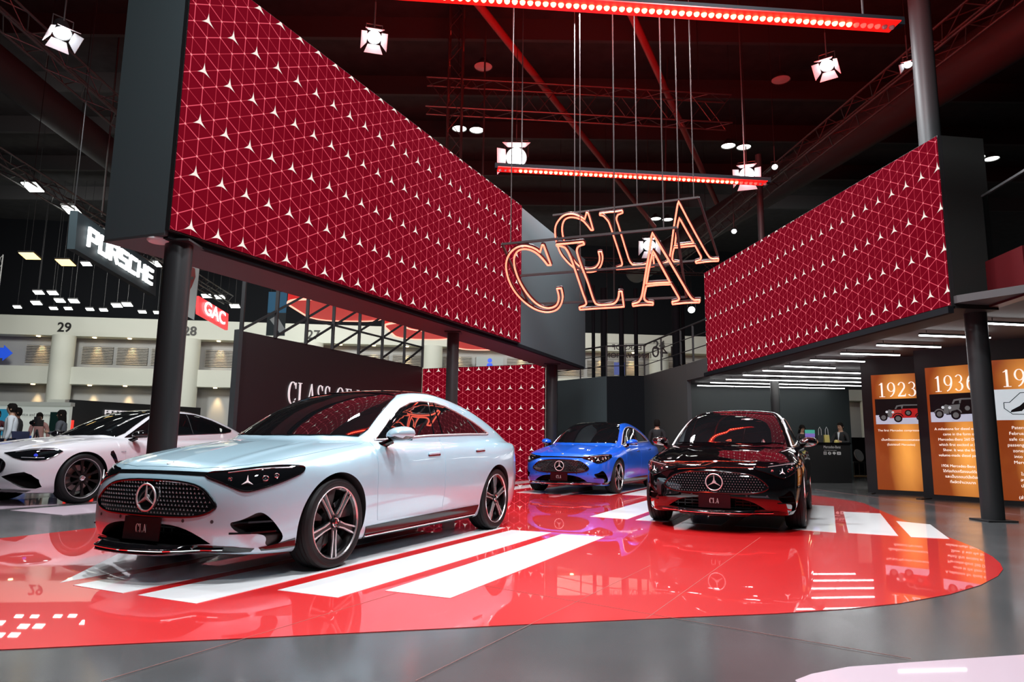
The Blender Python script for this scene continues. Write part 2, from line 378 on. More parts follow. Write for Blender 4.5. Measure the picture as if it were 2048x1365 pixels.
def surface_net(S,h=.0165,box=(-2.62,2.48,-1.06,1.06,.08,1.60)):
    xs=np.arange(box[0],box[1],h);ys=np.arange(box[2],box[3]+h/2,h);zs=np.arange(box[4],box[5],h)
    Xg,Yg,Zg=np.meshgrid(xs,ys,zs,indexing='ij')
    V=S.F(Xg,Yg,Zg);sg=V<0
    nx,ny,nz=V.shape
    cnt=np.zeros((nx-1,ny-1,nz-1));acc=np.zeros((nx-1,ny-1,nz-1,3))
    sl=lambda A,i,j,k:A[i:nx-1+i,j:ny-1+j,k:nz-1+k]
    for a in range(3):
        for p in (0,1):
            for q in (0,1):
                i0=[0,0,0];o=[b for b in range(3) if b!=a];i0[o[0]]=p;i0[o[1]]=q;i1=list(i0);i1[a]=1
                A=sl(V,*i0);B=sl(V,*i1);c=(A<0)!=(B<0)
                t=np.where(c,A/np.where(c,A-B,1),0)
                for b in range(3):
                    acc[...,b]+=np.where(c,(t if b==a else i0[b]),0)
                cnt+=c
    m=cnt>0;idx=-np.ones(m.shape,int);idx[m]=np.arange(m.sum())
    I=np.argwhere(m);P=acc[m]/cnt[m][:,None]
    P=np.stack([xs[0]+(I[:,0]+P[:,0])*h,ys[0]+(I[:,1]+P[:,1])*h,zs[0]+(I[:,2]+P[:,2])*h],1)
    for _ in range(3):
        g=S.N(P);f=S.F(P[:,0],P[:,1],P[:,2]);st=-(f/np.maximum((g*g).sum(1),.2))[:,None]*g
        P=P+np.clip(st,-h*.5,h*.5)
    Q=[]
    for a in range(3):
        o=[b for b in range(3) if b!=a]
        A=np.moveaxis(sg,a,0);Id=np.moveaxis(idx,a,0) # axes a,o0,o1
        e=A[:-1]!=A[1:];pos=A[:-1]
        e=e[:,1:-1,1:-1];pos=pos[:,1:-1,1:-1]
        c00=Id[:,:-1,:-1];c10=Id[:,1:,:-1];c11=Id[:,1:,1:];c01=Id[:,:-1,1:]
        q=np.stack([c00[e],c10[e],c11[e],c01[e]],1);fl=pos[e]
        if a==1: fl=~fl
        q=np.where(fl[:,None],q,q[:,::-1]);Q.append(q)
    return P,np.concatenate(Q)
def set_normals(me,S,thr=.75):
    nv=len(me.vertices);co=np.empty(nv*3);me.vertices.foreach_get('co',co);co=co.reshape(-1,3)
    g=S.N(co,.004);g/=np.maximum(np.linalg.norm(g,axis=1),1e-6)[:,None]
    nl=len(me.loops);lv=np.empty(nl,int);me.loops.foreach_get('vertex_index',lv)
    npoly=len(me.polygons);fn=np.empty(npoly*3);me.polygons.foreach_get('normal',fn);fn=fn.reshape(-1,3)
    lt=np.empty(npoly,int);me.polygons.foreach_get('loop_total',lt);lf=np.repeat(np.arange(npoly),lt)
    f=np.abs(S.F(co[:,0],co[:,1],co[:,2]))
    gn=g[lv];FN=fn[lf];d=(gn*FN).sum(1);ok=(np.abs(d)>thr)&(f[lv]<.02)
    out=np.where(ok[:,None],gn*np.sign(d)[:,None],FN)
    me.shade_smooth();me.normals_split_custom_set(out.tolist())
def body_mesh(S,cutters,name):
    P,Q=surface_net(S)
    me=bpy.data.meshes.new(name);me.from_pydata(P.tolist(),[],Q.tolist());me.update()
    o=bpy.data.objects.new(name,me);COL.objects.link(o);me.materials.append(PAINT);me.materials.append(m_black)
    ms=MB()
    cs=[]
    for c in cutters:
        co=c.build('cut',[m_black,m_black]); cs.append(co)
        co.data.polygons.foreach_set('material_index',[1]*len(co.data.polygons))
        md=o.modifiers.new('b','BOOLEAN');md.operation='DIFFERENCE';md.object=co;md.solver='EXACT'
    dg=bpy.context.evaluated_depsgraph_get();me2=bpy.data.meshes.new_from_object(o.evaluated_get(dg))
    bpy.data.objects.remove(o)
    for co in cs: bpy.data.objects.remove(co)
    set_normals(me2,S);me2.name=name
    if len(me2.materials)>2:
        mi=np.empty(len(me2.polygons),int);me2.polygons.foreach_get('material_index',mi);mi=np.minimum(mi,1);me2.polygons.foreach_set('material_index',mi)
        while len(me2.materials)>2: me2.materials.pop(index=len(me2.materials)-1)
    return me2
def in_poly(px,py,poly):
    c=np.zeros(len(px),bool);n=len(poly)
    for i in range(n):
        x0,y0=poly[i];x1,y1=poly[i-1]
        s=((y0>py)!=(y1>py))&(px<(x1-x0)*(py-y0)/((y1-y0) if y1!=y0 else 1e-12)+x0);c^=s
    return c
def smooth_poly(pts,it=1):
    P=[np.array(p,float) for p in pts]
    for _ in range(it):
        Q=[]
        for i in range(len(P)):
            a=P[i];b=P[(i+1)%len(P)];Q+= [a*.75+b*.25,a*.25+b*.75]
        P=Q
    return P
def resample(P,st,closed=True):
    P=[np.array(p,float) for p in P];out=[]
    n=len(P) if closed else len(P)-1
    for i in range(n):
        a=P[i];b=P[(i+1)%len(P)];m=max(1,int(np.linalg.norm(b-a)/st))
        out+=[a+(b-a)*k/m for k in range(m)]
    if not closed: out.append(P[-1])
    return out
def basis(view):
    d=np.array(view,float);d/=np.linalg.norm(d)
    u=np.cross(d,[0,0,1.]) if abs(d[2])<.9 else np.array([0,1.,0]);u/=np.linalg.norm(u);v=np.cross(u,d)
    return d,u,v
def cast_pts(S,pts,view,off=0.):
    d,u,v=basis(view);A=np.array([(np.dot(p,u),np.dot(p,v)) for p in pts])
    O=A[:,:1]*u+A[:,1:]*v-d*4.0
    h,ok=S.cast(O,np.tile(d,(len(O),1)),.8,5.5,500)
    g=S.N(h);g/=np.linalg.norm(g,axis=1)[:,None]
    if not ok.all():
        good=np.where(ok)[0]
        for i in np.where(~ok)[0]:
            j=good[np.argmin(np.abs(good-i))];h[i]=h[j];g[i]=g[j]
    return h+g*off,g
def patch(S,pts,view,mats,name,parent,off=.002,st=.03,thick=.006,rim=None,rim_mat=None,rim_name='trim',sm=1,bst=.012,mirror=False):
    """a panel lying on the body: outline pts (3D, near the surface) seen along view, cast on to the body surface"""
    objs=[]
    for sgn in ((1,-1) if mirror else (1,)):
        if sgn==1 or not objs:
            B=resample(smooth_poly(pts,sm) if sm else pts,bst)
            d,u,v=basis(view);b2=[(float(np.dot(p,u)),float(np.dot(p,v))) for p in B]
            a=np.array(b2);x0,y0=a.min(0);x1,y1=a.max(0)
            gx,gy=np.meshgrid(np.arange(x0+st/2,x1,st),np.arange(y0+st/2,y1,st));gx=gx.ravel();gy=gy.ravel()
            k=in_poly(gx,gy,b2)
            gx,gy=gx[k],gy[k]
            if len(gx):
                dm=np.min((gx[:,None]-a[None,:,0])**2+(gy[:,None]-a[None,:,1])**2,axis=1);kk=dm>(st*.35)**2;gx,gy=gx[kk],gy[kk]
            vs=[Vector(p) for p in b2]+[Vector((float(x),float(y))) for x,y in zip(gx,gy)]
            nb=len(b2)
            r=geometry.delaunay_2d_cdt(vs,[(i,(i+1)%nb) for i in range(nb)],[],1,1e-6)
            V2=np.array([tuple(p) for p in r[0]]);tr=[t for t in r[2]]
            cen=np.array([V2[list(t)].mean(0) for t in tr]);ins=in_poly(cen[:,0],cen[:,1],b2);tr=[t for t,q in zip(tr,ins) if q]
            P3=V2[:,:1]*u+V2[:,1:]*v
            H,G=cast_pts(S,P3,view,off)
        Hs=H*np.array([1,sgn,1]);Gs=G*np.array([1,sgn,1])
        n=len(Hs);verts=Hs.tolist()
        # orientation
        f0=[]
        for t in tr:
            q=Hs[list(t)];nn=np.cross(q[1]-q[0],q[2]-q[0])
            f0.append(tuple(t) if nn@Gs[t[0]]>0 else tuple(reversed(t)))
        ed={}
        for t in f0:
            for i in range(3):
                e=(t[i],t[(i+1)%3]);ed[e]=1
        be=[e for e in ed if (e[1],e[0]) not in ed]
        bv={};faces=list(f0)
        for e in be:
            for q in e:
                if q not in bv: bv[q]=len(verts);verts.append((Hs[q]-Gs[q]*thick).tolist())
            faces.append((e[1],e[0],bv[e[0]],bv[e[1]]))
        me=bpy.data.meshes.new(name);me.from_pydata(verts,[],faces);me.materials.append(mats);me.update()
        nf=len(f0);NL=[]
        for t in f0: NL+=[Gs[q].tolist() for q in t]
        fnr=[tuple(p.normal) for p in me.polygons][nf:]
        for q in fnr: NL+=[q]*4
        me.shade_smooth();me.normals_split_custom_set(NL)
        o=link_mesh(name,me,parent);objs.append(o)
        if rim:
            RB,_=cast_pts(S,resample(smooth_poly(pts,sm) if sm else pts,.03),view,off+.001)
            t=MB();t.tube([tuple(p*np.array([1,sgn,1])) for p in RB],rim,6,closed=True);ro=t.build(rim_name,rim_mat,parent,smooth=True,local=True)
            objs.append(ro)
    return objs
def line_on(S,pts,view,r,m,name,parent,mirror=True,off=.001,st=.03):
    P,_=cast_pts(S,resample(pts,st,False),view,off);out=[]
    for s in ((1,-1) if mirror else (1,)):
        t=MB();t.tube([tuple(p*np.array([1,s,1])) for p in P],r,6);out.append(t.build(name,m,parent,smooth=True,local=True))
    return out
# ---- wheels
def make_wheel(style,parent,name='wheel',off=0.):
    """outer face towards +y, axle at the object's origin"""
    RX=Matrix.Rotation(R(-90),4,'X')  # local z -> +y
    prof=[]
    ty=MB();ro,wd=.335,.112
    prof=[(.262,-wd+.012),(.285,-wd),(.315,-wd+.004),(.330,-wd+.022)]
    for g in (-.06,-.022,.022,.06): prof+=[(ro,g-.006),(ro-.007,g-.004),(ro-.007,g+.004),(ro,g+.006)]
    prof+=[(.330,wd-.022),(.315,wd-.004),(.300,wd+.001),(.296,wd-.001),(.285,wd),(.266,wd-.006),(.262,wd-.014)]
    ty.lathe(prof,64,RX,closed=True);w=ty.build(name,m_rubber,parent,smooth=True,local=True,angle=28)
    rm=MB();rm.lathe([(.262,-.10),(.262,wd-.012),(.252,wd-.02),(.240,wd-.03),(.235,-.09),(.262,-.10)],64,RX)
    rm.lathe([(.0,.02),(.08,.03),(.10,.0),(.10,-.05),(.0,-.06)],32,RX);rm.build('rim',m_rimblk if style=='twin' else m_rimdark,w,smooth=True,local=True)
    lip=MB();lip.lathe([(.266,wd-.010),(.262,wd-.003),(.256,wd-.004),(.252,wd-.014),(.262,wd-.02)] if style=='twin' else [(.266,wd-.010),(.2635,wd-.004),(.260,wd-.005),(.258,wd-.014),(.262,wd-.02)],72,RX,closed=True)
    lip.build('rim_edge',m_machined if style=='twin' else m_offlamp,w,smooth=True,local=True)
    bd=MB();bd.lathe([(.07,-.02),(.175,-.02),(.175,-.045),(.07,-.045)],40,RX,closed=True);bd.build('brake_disc',m_brake,w,smooth=True,local=True)
    cp=MB();cp.box((.0,-.03,.0),(.09,.06,.10));cp.box((-.15,-.025,.07),(.07,.055,.16),M=Matrix.Rotation(R(25),3,'Y'));cp.build('brake_caliper',m_gloss,w,local=True)
    def RY(a): return Matrix.Rotation(a,4,'Y')
    F=Matrix(((1,0,0,0),(0,0,1,0),(0,1,0,0),(0,0,0,1))) # local (x,y)->(x,z), z->y
    if style=='twin':
        for k in range(5):
            a=RY(R(72*k+off))
            s=MB();s.m=0
            s.prism([(-.030,.04),(.030,.04),(.024,.12),(.034,.245),(-.034,.245),(-.024,.12)],a@Matrix.Translation((0,wd-.055,0))@F,.030)
            s.m=1
            for sg in (-1,1):
                s.prism([(sg*.015,.06),(sg*.024,.055),(sg*.0195,.12),(sg*.031,.252),(sg*.019,.256),(sg*.0105,.12)],a@Matrix.Translation((0,wd-.027,0))@F,.012)
            s.build('spoke',[m_rimblk,m_machined],w,local=True)
            s=MB();s.prism([(-.012,.10),(.012,.10),(.05,.245),(-.05,.245)],RY(R(72*k+36+off))@Matrix.Translation((0,wd-.085,0))@F,.02);s.build('inner_blade',m_rimblk,w,local=True)
    else:
        for k in range(10):
            a=RY(R(36*k+5))
            s=MB();s.prism([(-.018,.05),(.018,.05),(.010,.14),(.030,.255),(-.030,.255),(-.010,.14)],a@Matrix.Translation((0,wd-.05,0))@F,.022);s.build('spoke',m_rimdark,w,local=True)
    c=MB();c.lathe([(.0,wd-.012),(.030,wd-.013),(.036,wd-.017),(.040,wd-.03),(.045,wd-.05)],28,RX);cc=c.build('centre_cap',m_machined if style!='twin' else m_rimblk,w,smooth=True,local=True)
    e=MB();e.lathe([(.028,wd-.012),(.0315,wd-.008),(.035,wd-.012)],28,RX);e.prism(star3(.028,.006),Matrix.Translation((0,wd-.012,0))@F,.003);e.build('cap_emblem',m_chrome,w,local=True)
    return w
def mirror_housing(parent,sg,x,y,z,paint2,k=1.):
    n=14;mb=MB();mb.m=0
    # rounded shell: rings from tip to root
    prof=[(.0,.0),(.10,.35),(.25,.62),(.45,.84),(.65,.95),(.85,1.0),(1.0,.97),(1.0,.6)]
    V=[];F=[]
    for i,(t,s) in enumerate(prof):
        for j in range(n):
            a=2*math.pi*j/n;ca=math.cos(a);sa=math.sin(a)
            xx=x+.11-.17*t+.0*ca; V.append((xx-.02*ca*t,sg*(y+.118*s*ca+.01*t),z+.072*s*sa*(1.0 if sa>0 else .75)+.012*s*ca))
    for i in range(len(prof)-1):
        for j in range(n): l=(j+1)%n;F.append((i*n+j,i*n+l,(i+1)*n+l,(i+1)*n+j))
    mb.add(V,F);mb.f.append(list(range((len(prof)-1)*n,len(prof)*n)));mb.mi.append(1)
    lo=[i for i,f in enumerate(mb.f) if sum(mb.v[q][2] for q in f)/len(f)<z-.018]
    for i in lo: mb.mi[i]=1
    o=mb.build('wing_mirror',[paint2,m_gloss],parent,smooth=True,local=True,angle=50)
    a=MB();a.tube([(x-.02,sg*(y-.06),z-.05),(x+.02,sg*(y-.13),z-.085),(x+.05,sg*(y-.20),z-.105)],[.028,.030,.035],10);a.build('mirror_arm',m_gloss,o,smooth=True,local=True)
    g=MB();g.box((x-.0615,sg*(y+.01),z+.004),(.004,.19,.10));g.build('mirror_glass',m_chrome,o,local=True)
    return o
PAINT=mat('pale_blue_paint',(.40,.60,.70),.30,coat=1,metal=.10,cr=.01,ior=1.5)
FR=(-1,0,0);SL=(0,-1,0);TOP=(0,0,-1)
def wheel_cut(x,z=.335,r=.368,sg=1):
    m=MB();m.cyl((x,sg*.56,z),(x,sg*1.3,z),r,72);return m
def xprism(poly,x0,x1):
    m=MB();m.prism(poly,Matrix(((0,0,1,x0),(1,0,0,0),(0,1,0,0),(0,0,0,1))),x1-x0);return m
def mir(poly): return [(-a,b) for a,b in poly[::-1]]
def make_sedan():
    S=Sedan()
    car=empty('sedan_car',(0,0,0))
    intake=[(-.56,.232),(-.44,.315),(-.34,.352),(-.20,.372),(.20,.372),(.34,.352),(.44,.315),(.56,.232)]
    side=[(.645,.392),(.70,.405),(.735,.425),(.775,.462),(.80,.43),(.822,.36),(.83,.27),(.79,.215),(.775,.235),(.79,.285),(.775,.315),(.70,.318)]
    side=[tuple(q) for q in smooth_poly(side,2)];intake=[tuple(q) for q in smooth_poly(intake,1)]
    cut=[wheel_cut(1.395,sg=1),wheel_cut(1.395,sg=-1),wheel_cut(-1.395,sg=1),wheel_cut(-1.395,sg=-1),xprism(intake,2.04,2.6),xprism(side,1.80,2.6),xprism(mir(side),1.80,2.6)]
    bm_=body_mesh(S,cut,'car_body');body=link_mesh('body',bm_,car)
    # lower trims
    for sg in (1,): pass
    patch(S,[(.955,.87,.165),(.985,.87,.262),(.5,.87,.272),(-.3,.87,.285),(-1.0,.87,.292),(-.965,.87,.165)],SL,m_sill,'side_sill',car,off=.006,thick=.02,sm=0,mirror=True)
    line_on(S,[(.96,.87,.190),(-.96,.87,.200)],SL,.008,m_chrome,'sill_strip',car,off=.010)
    patch(S,[(2.2,-.66,.236),(2.2,-.5,.243),(2.25,0,.240),(2.2,.5,.243),(2.2,.66,.236),(2.1,.74,.218),(2.1,.72,.198),(2.2,.3,.194),(2.2,-.3,.194),(2.1,-.72,.198),(2.1,-.74,.218)],FR,m_gloss,'front_apron',car,off=.004,sm=0)
    patch(S,[(2.02,.755,.222),(1.90,.80,.238),(1.775,.85,.262),(1.768,.855,.20),(1.88,.81,.197),(2.0,.76,.200)],(-.6,-.8,0),m_gloss,'apron_corner',car,off=.005,sm=0,mirror=True)
    ch,_=cast_pts(S,resample([(2.2,-.60,.222),(2.25,-.3,.212),(2.25,0,.209),(2.25,.3,.212),(2.2,.60,.222)],.03,False),FR,.008)
    t=MB();t.tube([tuple(p) for p in ch],.009,8);t.build('front_lip_strip',m_chrome,car,smooth=True,local=True)
    # intake grid and fins
    t=MB()
    for z in (.25,.285,.32,.35): t.box((2.10,0,z),(.012,1.0 if z<.3 else .72,.008))
    for y in np.linspace(-.44,.44,12): t.box((2.10,y,.29),(.012,.006,.13))
    t.build('intake_mesh',m_gloss,car,local=True)
    for sg in (1,-1):
        for z0,y0 in ((.385,.63),(.318,.655)):
            t=MB();t.prism([(2.19,y0*sg),(2.10,(y0+.10)*sg),(1.93,.815*sg),(1.86,.80*sg),(2.0,.70*sg)],Matrix.Translation((0,0,z0)),.012);t.build('air_curtain_fin',m_gloss,car,local=True)
    # panels
    dxf=[(.79,.8,.952),(.855,.85,.89),(.90,.9,.80),(.915,.92,.66),(.905,.92,.54),(.872,.9,.42),(.83,.88,.30),(-.24,.88,.30),(-.215,.9,.45),(-.195,.92,.60),(-.20,.9,.75),(-.235,.88,.88),(-.28,.8,.985),(.3,.8,.975)]
    fd=patch(S,dxf,SL,PAINT,'front_door',car,off=.0022,sm=0,mirror=True,thick=.008)
    dxr=[(-.290,.8,.985),(-.245,.88,.88),(-.208,.9,.75),(-.203,.92,.60),(-.223,.9,.45),(-.248,.88,.30),(-.96,.88,.306),(-.985,.9,.42),(-1.03,.9,.53),(-1.10,.9,.62),(-1.19,.9,.71),(-1.27,.9,.80),(-1.33,.86,.92),(-1.36,.8,1.0),(-.8,.8,.99)]
    rd=patch(S,dxr,SL,PAINT,'rear_door',car,off=.0022,sm=0,mirror=True,thick=.008)
    for ds,pts in ((fd,[(.09,.9,.826),(-.13,.9,.834)]),(rd,[(-.90,.9,.858),(-1.11,.9,.868)])):
        for sg,dd in zip((1,-1),ds):
            H,_=cast_pts(S,resample(pts,.02,False),SL,.010)
            t=MB();t.tube([(p[0],sg*p[1],p[2]) for p in H],[.005]+[.012]*(len(H)-2)+[.005],8);t.build('door_handle',PAINT,dd,smooth=True,local=True)
            H,_=cast_pts(S,resample([(pts[0][0],.9,pts[0][2]-.013),(pts[1][0],.9,pts[1][2]-.013)],.02,False),SL,.003)
            t=MB();t.tube([(p[0],sg*p[1],p[2]) for p in H],.007,6);t.build('handle_recess',m_gloss,dd,smooth=True,local=True)
    hp=[(2.17,0,.7),(2.16,.30,.7),(2.115,.50,.7),(2.02,.63,.7),(1.86,.715,.7),(1.60,.755,.8),(1.2,.77,.9),(.98,.765,.9),(.88,.745,.95),(.865,.70,.95),(.91,.625,.95),(1.01,.49,.95),(1.075,.32,.95),(1.115,.14,.95),(1.125,0,.95)]
    hp=hp+[(a,-b,c) for a,b,c in hp[-2:0:-1]]
    patch(S,hp,TOP,PAINT,'bonnet',car,off=.0022,sm=0,thick=.008)
    # glass
    ws=[(1.115,0,1),(1.105,.14,1),(1.062,.33,1),(.995,.49,1),(.90,.62,1),(.855,.665,1),(.74,.672,1),(.377,.598,1.1),(.16,.54,1.35),(.085,.515,1.4),(.12,.3,1.4),(.13,0,1.4)]
    ws=ws+[(a,-b,c) for a,b,c in ws[-2:0:-1]]
    W=patch(S,ws,TOP,m_glass,'windscreen',car,off=.003,sm=0,rim=.006,rim_mat=m_gloss,rim_name='windscreen_seal')
    rf=[(.115,0,1.4),(.105,.3,1.4),(.07,.505,1.4),(-.3,.52,1.4),(-.95,.51,1.4),(-1.08,.3,1.4),(-1.10,0,1.4)]
    rf=rf+[(a,-b,c) for a,b,c in rf[-2:0:-1]]
    patch(S,rf,TOP,m_glass,'roof_glass',car,off=.003,sm=0)
    rw=[(-1.13,0,1.4),(-1.11,.3,1.4),(-1.02,.50,1.4),(-1.4,.52,1.2),(-1.9,.50,1.1),(-1.98,0,1.1)]
    rw=rw+[(a,-b,c) for a,b,c in rw[-2:0:-1]]
    patch(S,rw,TOP,m_glass,'rear_window',car,off=.003,sm=0)
    dlo=[(.755,.765,.945),(.743,.761,.955),(.624,.734,1.030),(.442,.69,1.142),(.231,.649,1.245),(.021,.625,1.308),(-.178,.617,1.336),(-.425,.622,1.336),(-.647,.633,1.312),(-.87,.653,1.262),(-1.177,.673,1.178),(-1.35,.7,1.115),(-1.53,.72,1.045),(-1.45,.72,1.036),(-1.0,.75,1.028),(-.673,.766,1.018),(-.063,.781,.996),(.445,.785,.965)]
    gl=patch(S,dlo,SL,m_glass,'side_glass',car,off=.003,sm=0,rim=.009,rim_mat=m_emblem,rim_name='window_trim',mirror=True)
    for pts in ([(-.325,.66,1.325),(-.20,.77,1.0)],[(-.435,.66,1.33),(-.375,.77,1.005)],[(-1.08,.62,1.19),(-1.22,.72,1.035)]):
        line_on(S,pts,SL,.006,m_gloss,'window_pillar_edge',car,off=.004)
    # lamps
    hl=[(2.176,.425,.712),(2.127,.556,.722),(2.044,.668,.742),(1.95,.74,.755),(1.86,.79,.760),(1.743,.845,.756),(1.722,.858,.740),(1.752,.861,.708),(1.85,.84,.672),(1.97,.80,.630),(2.09,.735,.594),(2.13,.70,.592),(2.158,.66,.608),(2.188,.561,.647),(2.209,.421,.684)]
    V=(-.8,-.6,-.05)
    H=patch(S,hl,V,m_glass,'headlight',car,off=.004,sm=1,st=.02,rim=.005,rim_mat=m_gloss,rim_name='headlight_seal',mirror=True)
    HL=[o for o in H if o.name.startswith('headlight') and 'seal' not in o.name]
    for sg,ho in zip((1,-1),HL):
        c,g=cast_pts(S,[(2.10,.70,.655)],V,.012);c=c[0];g=g[0]
        ey=np.array([0,0,1.]);ex=np.cross(ey,g)
        Mx=frameM(c*np.array([1,sg,1]),ex*np.array([1,sg,1])*sg,ey)
        t=MB();t.prism(star3(.042,.007),Mx,.005);t.build('star_lamp',m_starlamp,ho,local=True)
        up=[(2.12,.55,.708),(2.03,.66,.727),(1.93,.74,.740),(1.80,.81,.744)]
        P,_=cast_pts(S,resample(up,.02,False),V,.006)
        t=MB();t.tube([tuple(p*np.array([1,sg,1])) for p in P],.0045,6);t.build('lamp_light_guide',m_guide,ho,smooth=True,local=True)
        for q,(px_,py_,pz_,rr) in enumerate([(2.0,.76,.672,.022),(1.93,.79,.690,.018),(2.15,.60,.668,.014)]):
            c,g=cast_pts(S,[(px_,py_,pz_)],V,.005);c=c[0];g=g[0];Mx=frameM(c*np.array([1,sg,1]),np.cross([0,0,1.],g*np.array([1,sg,1])),(0,0,1))
            t=MB();t.lathe([(0,.002),(rr*.6,.004),(rr*.85,.002),(rr,.005),(rr*1.1,0)],18,Mx);t.build('projector_lens',m_chrome,ho,smooth=True,local=True)
    band=[(2.2,-.44,.686),(2.2,-.2,.692),(2.2,0,.694),(2.2,.2,.692),(2.2,.44,.686),(2.18,.44,.711),(2.2,.2,.714),(2.2,0,.714),(2.2,-.2,.714),(2.18,-.44,.711)]
    patch(S,band,FR,m_glass,'light_band',car,off=.0035,sm=0)
    # grille
    hw=[(0,.652),(.2,.650),(.36,.634),(.44,.610),(.50,.572),(.545,.530),(.568,.500),(.56,.478),(.52,.452),(.44,.430),(.3,.420),(0,.418)]
    gp=[(2.25,a,b) for a,b in hw]+[(2.25,-a,b) for a,b in hw[-2:0:-1]]
    gr=patch(S,gp,FR,m_glass,'grille',car,off=.002,sm=1,rim=.010,rim_mat=m_gloss,rim_name='grille_surround')[0]
    pts=[];gpoly=[(p[1],p[2]) for p in gp]
    for j in range(8):
        for i in range(-19,20):
            y=i*.030+(.015 if j%2 else 0);z=.44+j*.027
            if in_poly(np.array([y]),np.array([z]),[(a*.95,(b-.535)*.93+.535) for a,b in gpoly])[0] and (y*y+(z-.537)**2)**.5>.10: pts.append((2.25,y,z))
    H,G=cast_pts(S,pts,FR,.004);t=MB()
    for c,g in zip(H,G): t.prism(star3(.0085,.0018),frameM(c,np.cross([0,0,1.],g),(0,0,1)),.003)
    t.build('star_pattern',m_guide,gr,local=True)
    em=MB();c,_=cast_pts(S,[(2.3,0,.537)],FR,0);cx=c[0][0]+.008
    ring=[(cx+.004,.090*math.cos(a),.537+.090*math.sin(a)) for a in np.linspace(0,2*math.pi,49)[:-1]]
    em.tube(ring,.0062,8,closed=True);em.prism(star3(.088,.0095),frameM((cx,0,.537),(0,1,0),(0,0,1)),.008)
    em.cyl((cx-.05,0,.537),(cx-.004,0,.537),.02,16)
    em.build('star_emblem',m_emblem,gr,smooth=True,local=True,angle=30)
    # number plate
    pl=MB();pl.box((2.315,0,.333),(.008,.345,.150),M=Matrix.Rotation(R(-4),3,'Y'));plo=pl.build('show_plate',m_plate,car,local=True)
    Mx=frameM((2.3205,0,.333),(0,1,0),(.07,0,1));serif_mb('CLA',Mx,.060,.002,sx=.84,gap=.05).build('plate_lettering',m_letter_dim,plo,local=True)
    c,g=cast_pts(S,[(2.13,0,.8)],TOP,.001);t=MB();Mx=frameM(c[0],(0,1,0),np.cross(g[0],[0,1,0.]))
    t.lathe([(0,.003),(.018,.003),(.024,.001)],20,Mx);t.build('bonnet_badge',m_machined,car,local=True)
    for y in (-.50,-.25,.34,.55):
        c,g=cast_pts(S,[(2.3,y,.398)],FR,.001);t=MB();t.lathe([(0,.002),(.010,.002),(.012,0)],14,frameM(c[0],np.cross([0,0,1.],g[0]),(0,0,1)));t.build('parking_sensor',m_sensor,car,local=True)
    tl=[(-2.2,.60,.86),(-2.2,.78,.855),(-2.15,.84,.85),(-2.1,.85,.80),(-2.2,.75,.76),(-2.3,.60,.77)]
    patch(S,tl,(.8,-.6,0),m_tail,'tail_light',car,off=.003,sm=1,mirror=True)
    for sg in (1,-1): mirror_housing(car,sg,.68,.945,.995,PAINT)
    # underbody
    t=MB();t.box((0,0,.20),(3.6,1.1,.10));t.build('underbody',m_black,car,local=True)
    for sg in (-1,1):
        for x in (1.395,-1.395):
            w=make_wheel('twin',car,off=36. if x>0 else 4.);w.location=(x,sg*.795,.335)
            if sg<0: w.rotation_euler=(0,0,math.pi)
    return car
m_sill=mat('sill_black',(.008,.008,.009),.18,spec=.35)
m_starlamp=mat('white_star_lamp',(.9,.9,.9),.3,emit=(.9,.95,1),es=.45)
m_guide=mat('lamp_guide',(.75,.75,.8),.15,metal=.6)
m_plate=mat('dark_red_plate',(.028,.003,.005),.25,coat=.3)
m_sensor=mat('sensor_ring',(.04,.05,.06),.3)
m_tail=mat('tail_lamp',(.35,.0,.0),.1,coat=1)
def repaint(o,m,badge=None):
    for ch in [o]+list(o.children_recursive):
        if ch.type!='MESH': continue
        for i,s in enumerate(ch.material_slots):
            if s.material==PAINT: s.link='OBJECT';s.material=m
def place(o,x,y,deg): o.location=(x,y,0);o.rotation_euler=(0,0,R(deg))
